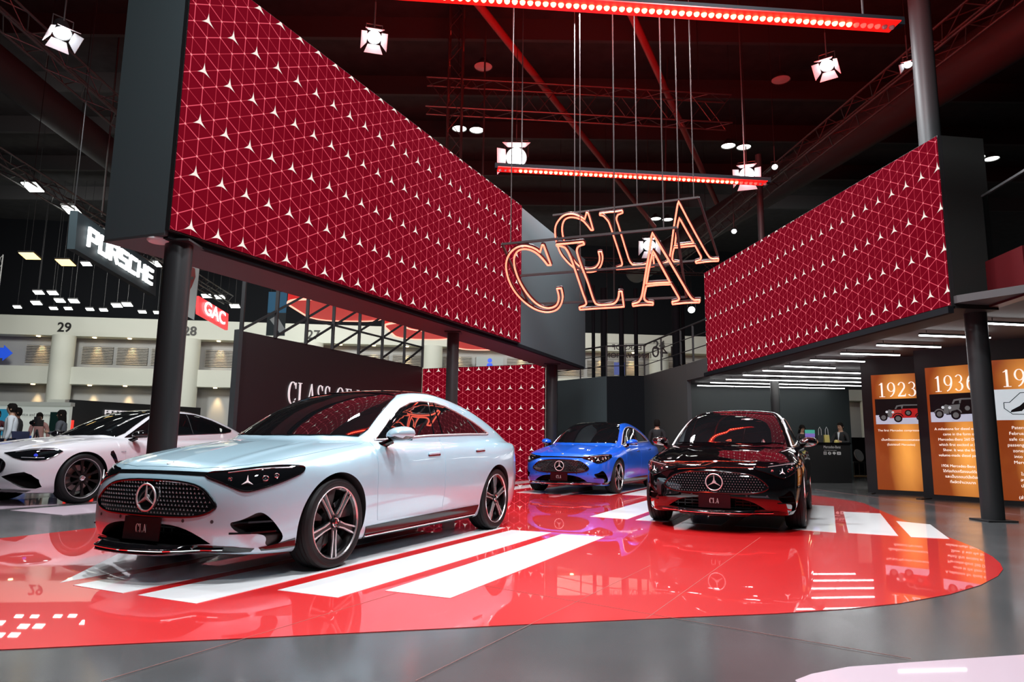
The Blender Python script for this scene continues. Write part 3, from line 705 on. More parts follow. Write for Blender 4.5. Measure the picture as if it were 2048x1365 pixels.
def make_coupe():
    S=Coupe();car=empty('coupe_car',(0,0,0));AX=1.45
    side=[(.46,.405),(.60,.445),(.72,.468),(.765,.43),(.80,.36),(.80,.26),(.77,.235),(.70,.25),(.60,.33)]
    cut=[wheel_cut(AX,.36,.385,1),wheel_cut(AX,.36,.385,-1),wheel_cut(-AX,.36,.385,1),wheel_cut(-AX,.36,.385,-1),xprism(side,1.9,2.6),xprism(mir(side),1.9,2.6),xprism([(-.45,.22),(-.3,.36),(.3,.36),(.45,.22)],2.1,2.7)]
    link_mesh('body',body_mesh(S,cut,'coupe_body'),car)
    patch(S,[(1.0,.87,.165),(1.03,.87,.25),(-1.03,.87,.26),(-1.0,.87,.165)],SL,m_gloss,'side_sill',car,off=.006,thick=.02,sm=0,mirror=True)
    patch(S,[(2.2,-.62,.232),(2.25,0,.228),(2.2,.62,.232),(2.1,.74,.215),(2.1,.70,.196),(2.2,0,.193),(2.1,-.70,.196),(2.1,-.74,.215)],FR,m_gloss,'front_apron',car,off=.01,sm=0)
    dd=patch(S,[(.70,.8,.955),(.76,.85,.88),(.80,.9,.75),(.80,.92,.66),(.78,.92,.54),(.76,.9,.42),(.74,.88,.29),(-.50,.88,.30),(-.52,.9,.5),(-.50,.92,.75),(-.52,.88,.9),(-.53,.8,1.0)],SL,PAINT,'door',car,off=.0022,sm=0,mirror=True,thick=.008)
    for sg,d in zip((1,-1),dd):
        H,_=cast_pts(S,resample([(-.25,.9,.80),(-.45,.9,.81)],.02,False),SL,.008)
        t=MB();t.tube([(p[0],sg*p[1],p[2]) for p in H],.010,8);t.build('door_handle',PAINT,d,smooth=True,local=True)
    hp=[(2.20,0,.7),(2.19,.30,.7),(2.13,.50,.7),(2.02,.63,.7),(1.86,.71,.7),(1.60,.75,.8),(1.2,.76,.9),(.85,.75,.95),(.88,.62,.95),(.99,.35,.95),(1.07,0,.95)]
    hp=hp+[(a,-b,c) for a,b,c in hp[-2:0:-1]];patch(S,hp,TOP,PAINT,'bonnet',car,off=.0022,sm=0,thick=.008)
    ws=[(1.05,0,1),(.975,.33,1),(.85,.57,1),(.80,.655,1),(.66,.672,1),(.35,.60,1.1),(.12,.54,1.35),(.02,.52,1.4),(.05,.3,1.4),(.06,0,1.4)]
    ws=ws+[(a,-b,c) for a,b,c in ws[-2:0:-1]];patch(S,ws,TOP,m_glass,'windscreen',car,off=.003,sm=0,rim=.006,rim_mat=m_gloss,rim_name='windscreen_seal')
    rf=[(.045,0,1.4),(.035,.3,1.4),(.0,.50,1.4),(-.4,.51,1.4),(-.95,.50,1.4),(-1.05,0,1.4)]
    rf=rf+[(a,-b,c) for a,b,c in rf[-2:0:-1]];patch(S,rf,TOP,m_glass,'roof_glass',car,off=.003,sm=0)
    dlo=[(.70,.76,.958),(.65,.739,.985),(.376,.671,1.148),(.121,.588,1.295),(-.12,.57,1.360),(-.388,.569,1.385),(-.799,.539,1.372),(-1.15,.6,1.285),(-1.40,.64,1.195),(-1.60,.66,1.125),(-1.55,.7,1.09),(-1.348,.71,1.065),(-.196,.768,1.010)]
    patch(S,dlo,SL,m_glass,'side_glass',car,off=.003,sm=0,rim=.007,rim_mat=m_gloss,rim_name='window_trim',mirror=True)
    line_on(S,[(-.60,.66,1.37),(-.62,.77,1.03)],SL,.006,m_dark,'window_pillar_edge',car,off=.004)
    hl=[(2.254,.36,.722),(2.252,.45,.700),(2.24,.55,.662),(2.18,.66,.628),(2.05,.77,.622),(1.98,.815,.632),(1.87,.84,.68),(1.762,.855,.748),(1.80,.83,.770),(1.86,.796,.788),(1.96,.745,.792),(2.08,.64,.775),(2.20,.50,.742)]
    V=(-.75,-.65,-.1);H=patch(S,hl,V,m_glass,'headlight',car,off=.004,sm=0,st=.02,rim=.004,rim_mat=m_gloss,rim_name='headlight_seal',mirror=True)
    HL=[o for o in H if o.name.startswith('headlight') and 'seal' not in o.name]
    for sg,ho in zip((1,-1),HL):
        for pts in ([(2.20,.52,.735),(2.08,.66,.765),(1.95,.75,.775),(1.84,.81,.770)],[(2.17,.62,.66),(2.07,.74,.655),(1.98,.80,.66)]):
            P,_=cast_pts(S,resample(pts,.02,False),V,.006);t=MB();t.tube([tuple(p*np.array([1,sg,1])) for p in P],.005,6);t.build('lamp_light_guide',m_guide,ho,smooth=True,local=True)
        c,g=cast_pts(S,[(2.06,.74,.69)],V,.005);c=c[0];g=g[0];Mx=frameM(c*np.array([1,sg,1]),np.cross([0,0,1.],g*np.array([1,sg,1])),(0,0,1))
        t=MB();t.lathe([(0,.002),(.018,.004),(.024,0)],18,Mx);t.build('projector_lens',m_bluelens,ho,smooth=True,local=True)
    hw=[(0,.665),(.25,.660),(.38,.640),(.46,.60),(.49,.56),(.485,.51),(.46,.47),(.40,.44),(0,.43)]
    gp=[(2.3,a,b) for a,b in hw]+[(2.3,-a,b) for a,b in hw[-2:0:-1]]
    gr=patch(S,gp,FR,m_glass,'grille',car,off=.002,sm=1,rim=.010,rim_mat=m_gloss,rim_name='grille_surround')[0]
    t=MB()
    for k in range(-8,9):
        P,_=cast_pts(S,resample([(2.3,k*.053,.46),(2.3,k*.053,.63)],.03,False),FR,.006);t.tube([tuple(p) for p in P],.006,6)
    t.build('grille_slats',m_chrome,gr,local=True)
    em=MB();c,_=cast_pts(S,[(2.3,0,.545)],FR,.02);cx=c[0][0];em.tube([(cx,.085*math.cos(a),.545+.085*math.sin(a)) for a in np.linspace(0,2*math.pi,41)[:-1]],.006,8,closed=True);em.prism(star3(.083,.012),frameM((cx,0,.545),(0,1,0),(0,0,1)),.006);em.build('star_emblem',m_chrome,gr,local=True)
    vent=[(1.065,.918,.70),(1.055,.918,.745),(1.015,.915,.762),(.975,.915,.70),(.93,.92,.60),(.885,.91,.47),(.90,.91,.45),(.965,.92,.56),(1.01,.92,.63)]
    patch(S,vent,SL,m_gloss,'wing_vent',car,off=.003,sm=0,mirror=True)
    line_on(S,[(.88,.92,.738),(.80,.92,.740)],SL,.007,m_machined,'wing_badge',car,off=.003)
    for sg in (1,-1): mirror_housing(car,sg,.62,.945,1.0,m_gloss)
    t=MB();t.box((0,0,.20),(3.7,1.1,.10));t.build('underbody',m_black,car,local=True)
    for sg in (-1,1):
        for x in (AX,-AX):
            w=make_wheel('fine',car);w.location=(x,sg*.795,.36);w.scale=(1.075,1.05,1.075)
            if sg<0: w.rotation_euler=(0,0,math.pi)
    return car
m_bluelens=mat('blue_lens',(.02,.03,.3),.1,coat=1,emit=(.05,.1,1),es=.5)
m_blue=mat('blue_paint',(.008,.13,.80),.28,coat=1,metal=.15,cr=.01)
m_blk=mat('black_paint',(.0015,.0015,.002),.04,coat=1,cr=.005,ior=1.65)
m_wpaint=mat('white_paint',(.74,.72,.76),.3,coat=1,cr=.01)
m_rpaint=mat('red_paint',(.5,.01,.01),.3,coat=1,cr=.01)
car=make_sedan()
blue=copy_tree(car);black=copy_tree(car);red=copy_tree(car);dk=copy_tree(car)
for c,m,x,y,a,l in ((car,None,-1.543,6.936,-114.03,'pale blue four-door sedan at the front with a dark red CLA plate'),
      (blue,m_blue,1.923,15.43,-115.7,'bright blue four-door sedan furthest back, beside the red patterned back panel'),
      (black,m_blk,3.23,9.99,-114.4,'glossy black four-door sedan on the right of the red floor'),
      (red,m_rpaint,-8.2,20.9,-150,'red car roof showing just left of the dark backdrop wall'),
      (dk,m_blk,-10.6,22.6,-170,'black car roof behind the white coupe, next to the red car')):
    if m: repaint(c,m)
    place(c,x,y,a);tag(c,l,'car')
coupe=make_coupe();repaint(coupe,m_wpaint);place(coupe,-6.51,11.98,-112.3);tag(coupe,'white coupe with black wheels and black mirrors at the left edge','car')
for ch in car.children:      # passenger-side mirror of the pale sedan is folded in
    if ch.name.startswith('wing_mirror') and ch.data.vertices[0].co.y<0:
        ch.location=(-.10,.13,-.035)
# ================================================================ FLOOR
t=MB();t.box((0,20,-.1),(90,70,.2));tag(t.build('floor',m_floor),kind='structure')
redpoly=[(-4.9,6.3),(-4.6,5.5),(-4.1,4.6),(-3.4,3.85),(-2.9,3.4),(-2.23,3.22),(-1.22,3.45),(.02,3.75),(1.05,3.98),(1.5,4.07),(1.99,4.22),(2.36,4.37),(2.85,4.66),(3.26,4.98),(3.64,5.35),(3.88,5.64),(4.06,5.93),(4.24,6.28),(4.42,6.73),(4.6,7.3),(5.0,8.75),(5.49,10.33),(6.08,12.18),(6.13,12.58),(6.09,13.22),(6.0,14.04),(5.6,16.0),(4.6,18.4),(2.6,19.6),(.93,19.28),(-2.4,20.85),(-2.7,20.5),(-3.6,17.5),(-4.9,14.5),(-4.6,11),(-4.3,8.5),(-4.34,7.55),(-4.55,7.03)]
tag(polyslab(redpoly,-.02,.004).build('floor_red_zone',m_red),kind='structure')
U=Vector((math.cos(R(65.6)),math.sin(R(65.6))))
def stripe(a,b,L,m=m_white,La=None):
    a=Vector(a);b=Vector(b)
    tag(polyslab([tuple(a),tuple(b),tuple(b+U*(La or L)),tuple(a+U*L)],.001,.0065).build('floor_stripe',m),kind='structure')
tag(polyslab([(-2.897,4.659),(-1.30,8.20),(-1.70,8.40),(-3.28,6.25)],.001,.0065).build('floor_stripe',m_white),kind='structure')
for a,b,L in (((-2.77,4.587),(-2.336,4.374),3.9),((-2.219,4.325),(-1.781,4.127),4.2),((-1.445,4.515),(-1.024,4.326),3.55),((-.778,4.54),(-.353,4.35),3.2)): stripe(a,b,L)
for a,b,L in (((1.05,9.3),(1.49,9.02),4.0),((1.58,8.93),(1.95,8.76),4.2),((2.10,8.70),(2.52,8.48),4.2),((2.66,8.42),(3.10,8.20),4.0),((3.23,8.15),(3.61,7.88),3.9),((3.74,7.87),(4.17,7.65),2.85),((4.26,7.57),(4.6,7.46),1.8)): stripe(a,b,L,La=L*.85 if L<2 else None)
for a,b,L in (((.12,13.75),(.57,13.43),4.6),((.67,13.55),(1.10,13.35),4.4),((1.20,13.52),(1.86,13.21),4.3),((2.13,13.48),(2.56,13.23),3.6),((2.70,13.3),(3.1,13.1),3.0),((-.4,14.6),(0,14.4),4.1),((-.9,15.4),(-.5,15.2),3.4)): stripe(a,b,L)
for a,b,L in (((-6.45,9.18),(-5.45,8.67),5),((-7.9,9.9),(-6.71,9.35),5)): stripe(a,b,L,m_pinkw)
tag(polyslab([(1.05,2.0),(1.15,2.94),(1.25,3.02),(1.45,3.12),(1.83,3.21),(2.35,3.33),(4,3.8),(4,2)],.001,.006).build('floor_pale_zone',m_pinkw),kind='structure')
m_seam=mat('floor_joint',(.38,.16,.14),.5)
for a,b in (((-1.56,2.83),(-.37,5.1)),((-.36,2.88),(1.1,5.6)),((1.79,3.25),(-.9,5.3)),((.74,3.91),(2.6,7.4)),((6.94,16.09),(7.2,10.91)),((7.17,13.28),(7.6,8.0))):
    t=MB();t.bar((*a,.0045),(*b,.0045),.0025,.002);tag(t.build('floor_joint',m_seam),kind='structure')
# ================================================================ LED SCREENS AND HOUSINGS
def screen(name,A,B,z0,z1,mt,label,zr=None,frame=True):
    """A->B left to right seen from the front; u in metres from A, v from z0"""
    a=Vector(A);b=Vector(B);d=(b-a);L=d.length;d.normalize();n=Vector((d.y,-d.x))
    za=z1 if not isinstance(z1,tuple) else z1[0];zb=z1 if not isinstance(z1,tuple) else z1[1]
    root=empty(name,(a.x,a.y,z0),0,label,'led screen')
    o=n*.012
    P=[(a.x+o.x,a.y+o.y,z0+.012),(b.x+o.x,b.y+o.y,z0+.012),(b.x+o.x,b.y+o.y,zb-.012),(a.x+o.x,a.y+o.y,za-.012)]
    m=MB();m.add(P,[(0,1,2,3)]);ob=m.build('display_face',mt,root)
    uv=ob.data.uv_layers.new(name='UVMap')
    for lp in ob.data.loops:
        c=ob.data.vertices[lp.vertex_index].co+Vector((a.x,a.y,z0));uv.data[lp.index].uv=((Vector((c.x,c.y))-a).dot(d),c.z-z0)
    t=slab(A,B,z0,(za,zb),.06,1);t.build('screen_cabinet',m_black,root)
    return root
screen('led_screen',(-3.433,6.671),(.166,14.175),3.0,(6.02,5.97),led_material('led_left',.241,.098),'large red patterned LED screen hanging high on the left')
L2=9.501*.918
screen('led_screen',(5.042,17.745),(5.858,9.06),2.83,(5.46,5.24),led_material('led_right',8.354,1.374-.005,.334,.575),'red patterned LED screen raised on the right above the black sedan')
screen('led_screen',(-2.70,21.0),(.93,19.3),.0,3.18,led_material('led_back',3.62-.333,.22,.3416,.576),'red patterned floor-standing LED panel behind the blue sedan')
def shift(A,B,k): 
    a=Vector(A);b=Vector(B);d=(b-a).normalized();n=Vector((-d.y,d.x))*k;return tuple(a+n),tuple(b+n)
a2,b2=shift((-3.433,6.671),(.166,14.175),.062)
g=empty('screen_gantry',(-3.4,6.7,2.98),0,'slate grey overhead box carrying the large left LED screen','gantry')
poly=[a2,b2,(1.98,18.50),(1.15,18.9),(-.62,14.62),(-4.26,6.98)]
polyslab(poly,2.98,5.99).build('box',m_grey,g)
polyslab([(p[0]+.0,p[1]) for p in poly],2.955,2.979).build('underside',m_soffit,g)
c=MB();c.bar((-3.5,6.75,2.97),(.15,14.35,2.97),.07,.07);c.bar((.15,14.35,2.97),(1.9,18.4,2.97),.07,.07);c.build('edge_beam',m_mattblk,g)
a2,b2=shift((5.042,17.745),(5.858,9.06),.062)
g=empty('screen_gantry',(5.9,9.1,2.8),0,'black overhead box carrying the right LED screen','gantry')
m=MB();P=[a2,b2,(6.55,9.15),(5.9,18.1)];zt=[5.46,5.24,5.24,5.46]
m.add([(p[0],p[1],2.80) for p in P]+[(p[0],p[1],z) for p,z in zip(P,zt)],[(3,2,1,0),(4,5,6,7),(0,1,5,4),(1,2,6,5),(2,3,7,6),(3,0,4,7)]);m.build('box',mat('dark_olive_panel',(.016,.017,.016),.6,spec=.25),g)
c=MB();c.bar((5.0,17.8,2.77),(5.82,9.02,2.77),.08,.09);c.build('edge_beam',m_mattblk,g)
# soffit, mezzanine and rear walls
tag(polyslab([(5.1,17.9),(5.9,9.0),(6.36,8.3),(14,7.2),(14,22.2),(4.9,21.7),(4.9,19)],2.86,2.96).build('ceiling_mezzanine',m_soffit),kind='structure')
tag(slab((4.85,21.6),(10.75,22.05),0,2.86,.12).build('wall_back',mat('petrol_grey_wall',(.045,.06,.063),.5)),kind='structure')
tag(slab((1.5,24.9),(3.14,22.8),0,3.2,.12).build('wall_rear_left',m_grey),kind='structure')
tag(slab((3.14,22.8),(4.32,22.5),0,3.2,.12).build('wall_rear_centre',m_mattblk),kind='structure')
tag(slab((4.32,22.5),(4.85,19.1),0,3.2,.12).build('wall_rear_right',m_dark),kind='structure')
tag(slab((4.85,19.1),(5.02,17.7),2.74,3.2,.12).build('wall_fascia',m_dark),kind='structure')
tag(slab((6.46,9.7),(6.34,8.35),2.83,3.46,.15).build('wall_mezzanine_front',mat('dark_red_fascia',(.06,.002,.004),.4)),kind='structure')
tag(polyslab([(2.0,25.5),(3.2,22.9),(4.35,22.6),(4.9,19.2),(5.1,17.9),(14,18.5),(14,25.5)],3.08,3.18).build('floor_mezzanine',m_dark),kind='structure')
# CLASS OF wall and frame above
A=Vector((-5.64,14.25));B=Vector((-2.69,20.79));d=(B-A).normalized()
wl=empty('backdrop_wall',(A.x,A.y,0),0,'dark brown backdrop wall lettered CLASS OF behind the pale blue sedan','wall')
m_brown=mat('dark_brown_panel',(.022,.012,.013),.4)
slab(tuple(A),tuple(B),0,3.2,.14).build('panel',m_brown,wl)
t=MB();t.box((A.x-.03,A.y-.06,1.6),(.10,.14,3.22),rz=math.atan2(d.y,d.x));t.build('end_post',m_dark,wl)
n=Vector((d.y,-d.x))
for txt,s0,z in (('CLASS OF Y',1.46,2.02),):
    q=A+d*s0+n*.006;Mx=frameM((q.x,q.y,z),(d.x,d.y,0),(0,0,1));serif_mb(txt,Mx,.50,.02,sx=.86,gap=.10,align='L').build('lettering',m_letter,wl)
q=A+d*1.46+n*.006
fr=empty('truss_frame',(A.x,A.y,3.2),0,'black lattice frame standing on top of the dark backdrop wall','frame')
L=(B-A).length;px=[485,553,617,670,722,766,807,843];N=8
fx=[0,.985,1.98,2.94,4.0,5.05,6.15,L-.02]
zt=4.4;pt=lambda s,z:((A+d*s).x,(A+d*s).y,z)
t=MB();t.bar(pt(0,zt),pt(L,zt),.06);t.build('top_rail',m_black,fr)
t=MB();t.bar(pt(fx[2],3.8),pt(L,3.8),.045);t.build('mid_rail',m_black,fr)
for s in fx:
    t=MB();t.bar(pt(s,3.19),pt(s,zt),.07,up=(0,1,0));t.build('upright',m_black,fr)
for i in range(N-1):
    j=min(i+2,N-1);z1=zt if i+2<=N-1 else 3.8
    t=MB();t.bar(pt(fx[i],3.22),pt(fx[j],z1),.045);t.build('diagonal_brace',m_black,fr)
# columns
def column(x,y,z0,z1,r,label,group=None,m=m_black,plate=True):
    root=empty('steel_column',(x,y,z0),0,label,'column',group)
    t=MB();t.cyl((x,y,z0),(x,y,z1),r,28);t.build('shaft',m,root,smooth=True,angle=40)
    if plate:
        t=MB();t.box((x,y,z0+.012),(r*2.9,r*2.9,.02));t.build('base_plate',m_black,root)
        t=MB();t.box((x,y,z1-.012),(r*2.7,r*2.7,.02));t.build('top_plate',m_black,root)
m_col=mat('column_black',(.02,.021,.022),.35)
column(-3.47,6.98,0,2.955,.135,'black round column between the white coupe and the pale blue sedan',m=m_col)
column(-1.08,12.55,0,2.955,.11,'black round column behind the roof of the pale blue sedan',m=m_col)
column(1.02,17.5,0,2.955,.15,'black round column right of the red back panel',m=m_col)
column(6.41,9.42,0,2.86,.135,'black round column in front of the 1936 display board',m=m_col)
column(7.33,19.26,0,2.86,.12,'black round column behind the roof of the black sedan',m=m_col)
column(6.22,9.8,5.25,13,.15,'dark grey column rising above the right gantry box',m=m_dark,plate=False)
column(7.05,19.0,3.2,9.3,.09,'slim dark column rising behind the right LED screen',m=m_dark,plate=False)
for k,x in enumerate((2.78,3.19,3.74,4.31,5.62,5.95)):
    column(x,23.4+(.4 if k%2 else 0),3.18,6.4,(.06,.11,.085,.07,.14,.06)[k],['thin black post on the mezzanine beside the grey gantry end','thick black post second from the left on the mezzanine','black post in the middle of the mezzanine in front of the mirrored sign','black post just right of the mirrored sign words','widest black post on the mezzanine','thin black post at the right end of the mezzanine'][k],m=m_mattblk,plate=False)
t=MB();t.lathe([(0,-.03),(.10,-.03),(.115,-.015),(.115,0)],28,Matrix.Translation((-3.62,6.86,2.954)));tag(t.build('smoke_detector',m_letter_dim,smooth=True),'round white disc fixed under the left gantry beside the column','detector')
# railing
pts=[(1.6,24.7),(3.14,22.8),(4.32,22.4),(4.75,19.3),(5.01,17.65)]
rl=empty('railing',(3.14,22.8,3.2),0,'black metal railing along the mezzanine edge','railing')
for z in (4.2,3.87,3.53):
    t=MB();t.tube([(p[0],p[1],z) for p in pts],.028 if z==4.2 else .014,8);t.build('rail',m_black,rl)
for i in range(len(pts)-1):
    a=Vector(pts[i]);b=Vector(pts[i+1]);k=2
    for j in range(k):
        p=a+(b-a)*j/k;t=MB();t.bar((p.x,p.y,3.2),(p.x,p.y,4.2),.045,up=(0,1,0));t.build('post',m_black,rl)
# glass balustrade at right
gb=empty('glass_balustrade',(6.44,9.5,3.46),0,'glass balustrade above the dark red fascia at the right edge','balustrade')
m_bal=mat('balustrade_glass',(.6,.65,.65),.0,trans=1,ior=1.3)
t=MB();t.bar((6.50,9.55,3.92),(6.38,8.2,3.92),.012,.90);t.build('glass_pane',m_bal,gb)
t=MB();t.bar((6.50,9.55,4.39),(6.38,8.2,4.39),.05,.03);t.build('hand_rail',m_dark,gb)
t=MB();t.bar((6.50,9.56,3.47),(6.50,9.56,4.40),.015,up=(0,1,0));t.build('pane_edge',m_steel,gb)
# mirrored lettering seen from behind
sg_=empty('exhibition_sign',(4.9,26,4.2),0,'black lettering read from behind on wires, mirror-written YEAR OF INNOVATION 140','sign')
for txt,x,z,s in (('YEARS OF',4.45,4.62,.30),('INNOVATION',4.40,4.30,.28),('140',5.75,4.45,.62)):
    Mx=frameM((x,26,z),(-1,0,0),(0,0,1));tm=text_mb(txt,Mx,s,.02);tm.build('lettering',m_black,sg_)
for z in (4.78,4.47,4.15):
    t=MB();t.bar((3.6,26.02,z),(6.4,26.02,z),.012);t.build('wire',m_black,sg_)
wires(sg_,[(3.62,26.02,4.1),(6.38,26.02,4.1)])
# ================================================================ NEON SIGNS
NEON_F={'C' : [(0.85, 1.399), (0.755, 1.253), (0.727, 1.318), (0.665, 1.38), (0.561, 1.416), (0.414, 1.377), (0.253, 1.251), (0.122, 1.072), (0.032, 0.859), (-0.03, 0.61), (-0.043, 0.372), (-0.004, 0.147), (0.072, -0.023), (0.167, -0.113), (0.285, -0.151), (0.435, -0.11), (0.564, 0.007), (0.679, 0.194), (0.727, 0.333), (0.749, 0.429), (0.678, 0.426), (0.641, 0.269), (0.594, 0.152), (0.506, 0.024), (0.399, -0.037), (0.3, -0.038), (0.213, 0.031), (0.158, 0.172), (0.136, 0.382), (0.146, 0.618), (0.189, 0.865), (0.262, 1.089), (0.349, 1.239), (0.454, 1.331), (0.56, 1.349), (0.647, 1.307), (0.702, 1.228), (0.737, 1.099), (0.754, 0.97), (0.803, 0.965), (0.869, 1.391)] ,
'L' : [(1.056, 1.353), (1.062, 1.386), (1.245, 1.382), (1.456, 1.388), (1.453, 1.336), (1.364, 1.308), (1.312, 1.246), (1.285, 1.149), (1.248, 0.884), (1.209, 0.52), (1.153, 0.134), (1.149, 0.015), (1.198, -0.019), (1.319, -0.021), (1.443, 0.006), (1.542, 0.128), (1.606, 0.283), (1.645, 0.28), (1.561, -0.09), (1.334, -0.099), (1.169, -0.102), (0.844, -0.118), (0.858, -0.057), (0.971, -0.009), (1.01, 0.049), (1.039, 0.261), (1.109, 0.728), (1.157, 1.082), (1.166, 1.234), (1.158, 1.305), (1.115, 1.34)] ,
'A' : [(2.413, 1.441), (2.485, 0.889), (2.543, 0.397), (2.585, 0.07), (2.616, 0.001), (2.695, -0.0), (2.675, -0.059), (2.489, -0.057), (2.293, -0.077), (2.304, -0.016), (2.389, 0.007), (2.417, 0.05), (2.411, 0.15), (2.388, 0.379), (2.222, 0.384), (2.034, 0.368), (1.993, 0.273), (1.931, 0.121), (1.923, 0.053), (1.952, 0.005), (2.025, -0.012), (2.008, -0.073), (1.861, -0.063), (1.703, -0.083), (1.714, -0.025), (1.802, 0.004), (1.867, 0.08), (1.939, 0.233), (2.112, 0.668), (2.272, 1.069)] ,
'a' : [(2.332, 1.101), (2.355, 0.785), (2.385, 0.422), (2.22, 0.427), (2.049, 0.421), (2.186, 0.763)] ,
}
NEON_B={'C' : [(0.41, 1.219), (0.348, 1.089), (0.28, 1.164), (0.184, 1.218), (0.058, 1.22), (-0.058, 1.147), (-0.154, 1.027), (-0.203, 0.879), (-0.226, 0.703), (-0.219, 0.48), (-0.174, 0.33), (-0.096, 0.174), (-0.005, 0.067), (0.118, 0.017), (0.268, 0.015), (0.377, 0.097), (0.448, 0.233), (0.47, 0.333), (0.472, 0.417), (0.422, 0.423), (0.414, 0.299), (0.383, 0.2), (0.305, 0.105), (0.198, 0.075), (0.087, 0.099), (0.009, 0.193), (-0.05, 0.356), (-0.088, 0.565), (-0.089, 0.785), (-0.058, 0.975), (0.015, 1.117), (0.106, 1.161), (0.212, 1.142), (0.306, 1.076), (0.36, 0.974), (0.399, 0.87), (0.437, 0.865), (0.429, 1.197)] ,
'L' : [(0.607, 1.135), (0.612, 1.171), (0.771, 1.171), (0.831, 1.166), (0.968, 1.173), (0.966, 1.128), (0.886, 1.103), (0.849, 1.035), (0.853, 0.905), (0.865, 0.657), (0.878, 0.362), (0.894, 0.159), (0.928, 0.083), (1.019, 0.062), (1.131, 0.073), (1.22, 0.139), (1.259, 0.234), (1.29, 0.231), (1.269, 0.012), (1.12, 0.009), (0.962, 0.011), (0.642, 0.019), (0.646, 0.054), (0.736, 0.085), (0.76, 0.124), (0.755, 0.337), (0.737, 0.674), (0.716, 0.98), (0.686, 1.059), (0.653, 1.115)] ,
'A' : [(1.828, 1.22), (1.933, 0.826), (2.053, 0.404), (2.15, 0.104), (2.203, 0.055), (2.288, 0.052), (2.282, 0.0), (2.11, 0.007), (1.938, -0.004), (1.935, 0.036), (2.004, 0.054), (2.029, 0.1), (2.007, 0.2), (1.967, 0.349), (1.812, 0.35), (1.641, 0.347), (1.608, 0.25), (1.578, 0.116), (1.594, 0.074), (1.674, 0.048), (1.664, 0.009), (1.556, 0.018), (1.417, 0.018), (1.414, 0.045), (1.488, 0.077), (1.539, 0.16), (1.599, 0.368), (1.672, 0.661), (1.749, 0.942)] ,
'a' : [(1.8, 0.917), (1.87, 0.671), (1.951, 0.402), (1.804, 0.399), (1.659, 0.389), (1.722, 0.654)] ,
}
def spline_loop(P,m=5,corner=42):
    n=len(P);sh=[]
    for i in range(n):
        a=P[i]-P[i-1];b=P[(i+1)%n]-P[i];c=abs(math.degrees(math.atan2(a[0]*b[1]-a[1]*b[0],a@b)));sh.append(c>corner)
    out=[]
    for i in range(n):
        p1,p2=P[i],P[(i+1)%n];L=np.linalg.norm(p2-p1)
        t1=np.zeros(2) if sh[i] else (p2-P[i-1])/(np.linalg.norm(p2-P[i-1])+1e-9)*L
        t2=np.zeros(2) if sh[(i+1)%n] else (P[(i+2)%n]-p1)/(np.linalg.norm(P[(i+2)%n]-p1)+1e-9)*L
        if sh[i]: t1=(p2-p1)*1.0
        if sh[(i+1)%n]: t2=(p2-p1)*1.0
        for k in range(m):
            t=k/m;h1=2*t**3-3*t*t+1;h2=t**3-2*t*t+t;h3=-2*t**3+3*t*t;h4=t**3-t*t
            out.append(p1*h1+t1*h2+p2*h3+t2*h4)
    return out
def neon_sign(O,ex,ey,D,corners,rails,label):
    M=frameM(O,ex,ey);root=empty('neon_sign',O,0,label,'neon sign')
    for k,pl in D.items():
        Q=spline_loop([np.array(p) for p in pl])
        V=[tuple(M@Vector((float(p[0]),float(p[1]),.03))) for p in Q]
        t=MB();t.tube(V,.0125,8,closed=True);t.build('letter_tube',m_neon,root,smooth=True)
        V=[tuple(M@Vector((float(p[0]),float(p[1]),.0))) for p in Q]
        t=MB();t.tube(V,.02,6,closed=True);t.build('letter_channel',m_neonback,root,smooth=True)
    t=MB()
    for a,b in rails:
        t=MB();t.bar(tuple(M@Vector((*a,-.03))),tuple(M@Vector((*b,-.03))),.03);t.build('frame_rail',m_rod,root)
    return root
EF=((.87129,-.48846,-.04754),(-.42249,-.79584,.43376));EB=((.92646,-.37634,.00614),(-.30806,-.7488,.58685))
OF=(.2534,10.7299,3.0953);OB=(1.149,11.5492,3.8566)
neon_sign(OF,*EF,NEON_F,None,[((.211,1.427),(2.711,1.427)),((0,0),(2.5,0)),((.18,.71),(2.62,.74)),((.211,1.427),(0,0)),((2.711,1.427),(2.5,0))],'orange-red neon outline letters CLA, the lower sign nearer the front')
neon_sign(OB,*EB,NEON_B,None,[((-.165,1.2),(2.119,1.2)),((0,0),(2.284,0)),((2.119,1.2),(2.284,0))],'orange-red neon outline letters CLA, the upper sign hanging behind')
MF=frameM(OF,*EF);MB_=frameM(OB,*EB)
for M,u,v in ((MF,.35,1.427),(MF,.9,.05),(MF,1.9,1.427),(MF,2.55,1.427),(MB_,.2,1.2),(MB_,1.2,1.2),(MB_,1.83,1.2),(MB_,2.05,1.2)):
    p=M@Vector((u,v,-.03));t=MB();t.cyl(tuple(p),(p.x,p.y,14.1),.008,8);tag(t.build('hanging_rod',m_rod),'thin straight rod holding up the neon CLA signs','rod','hanging rods of the neon signs')
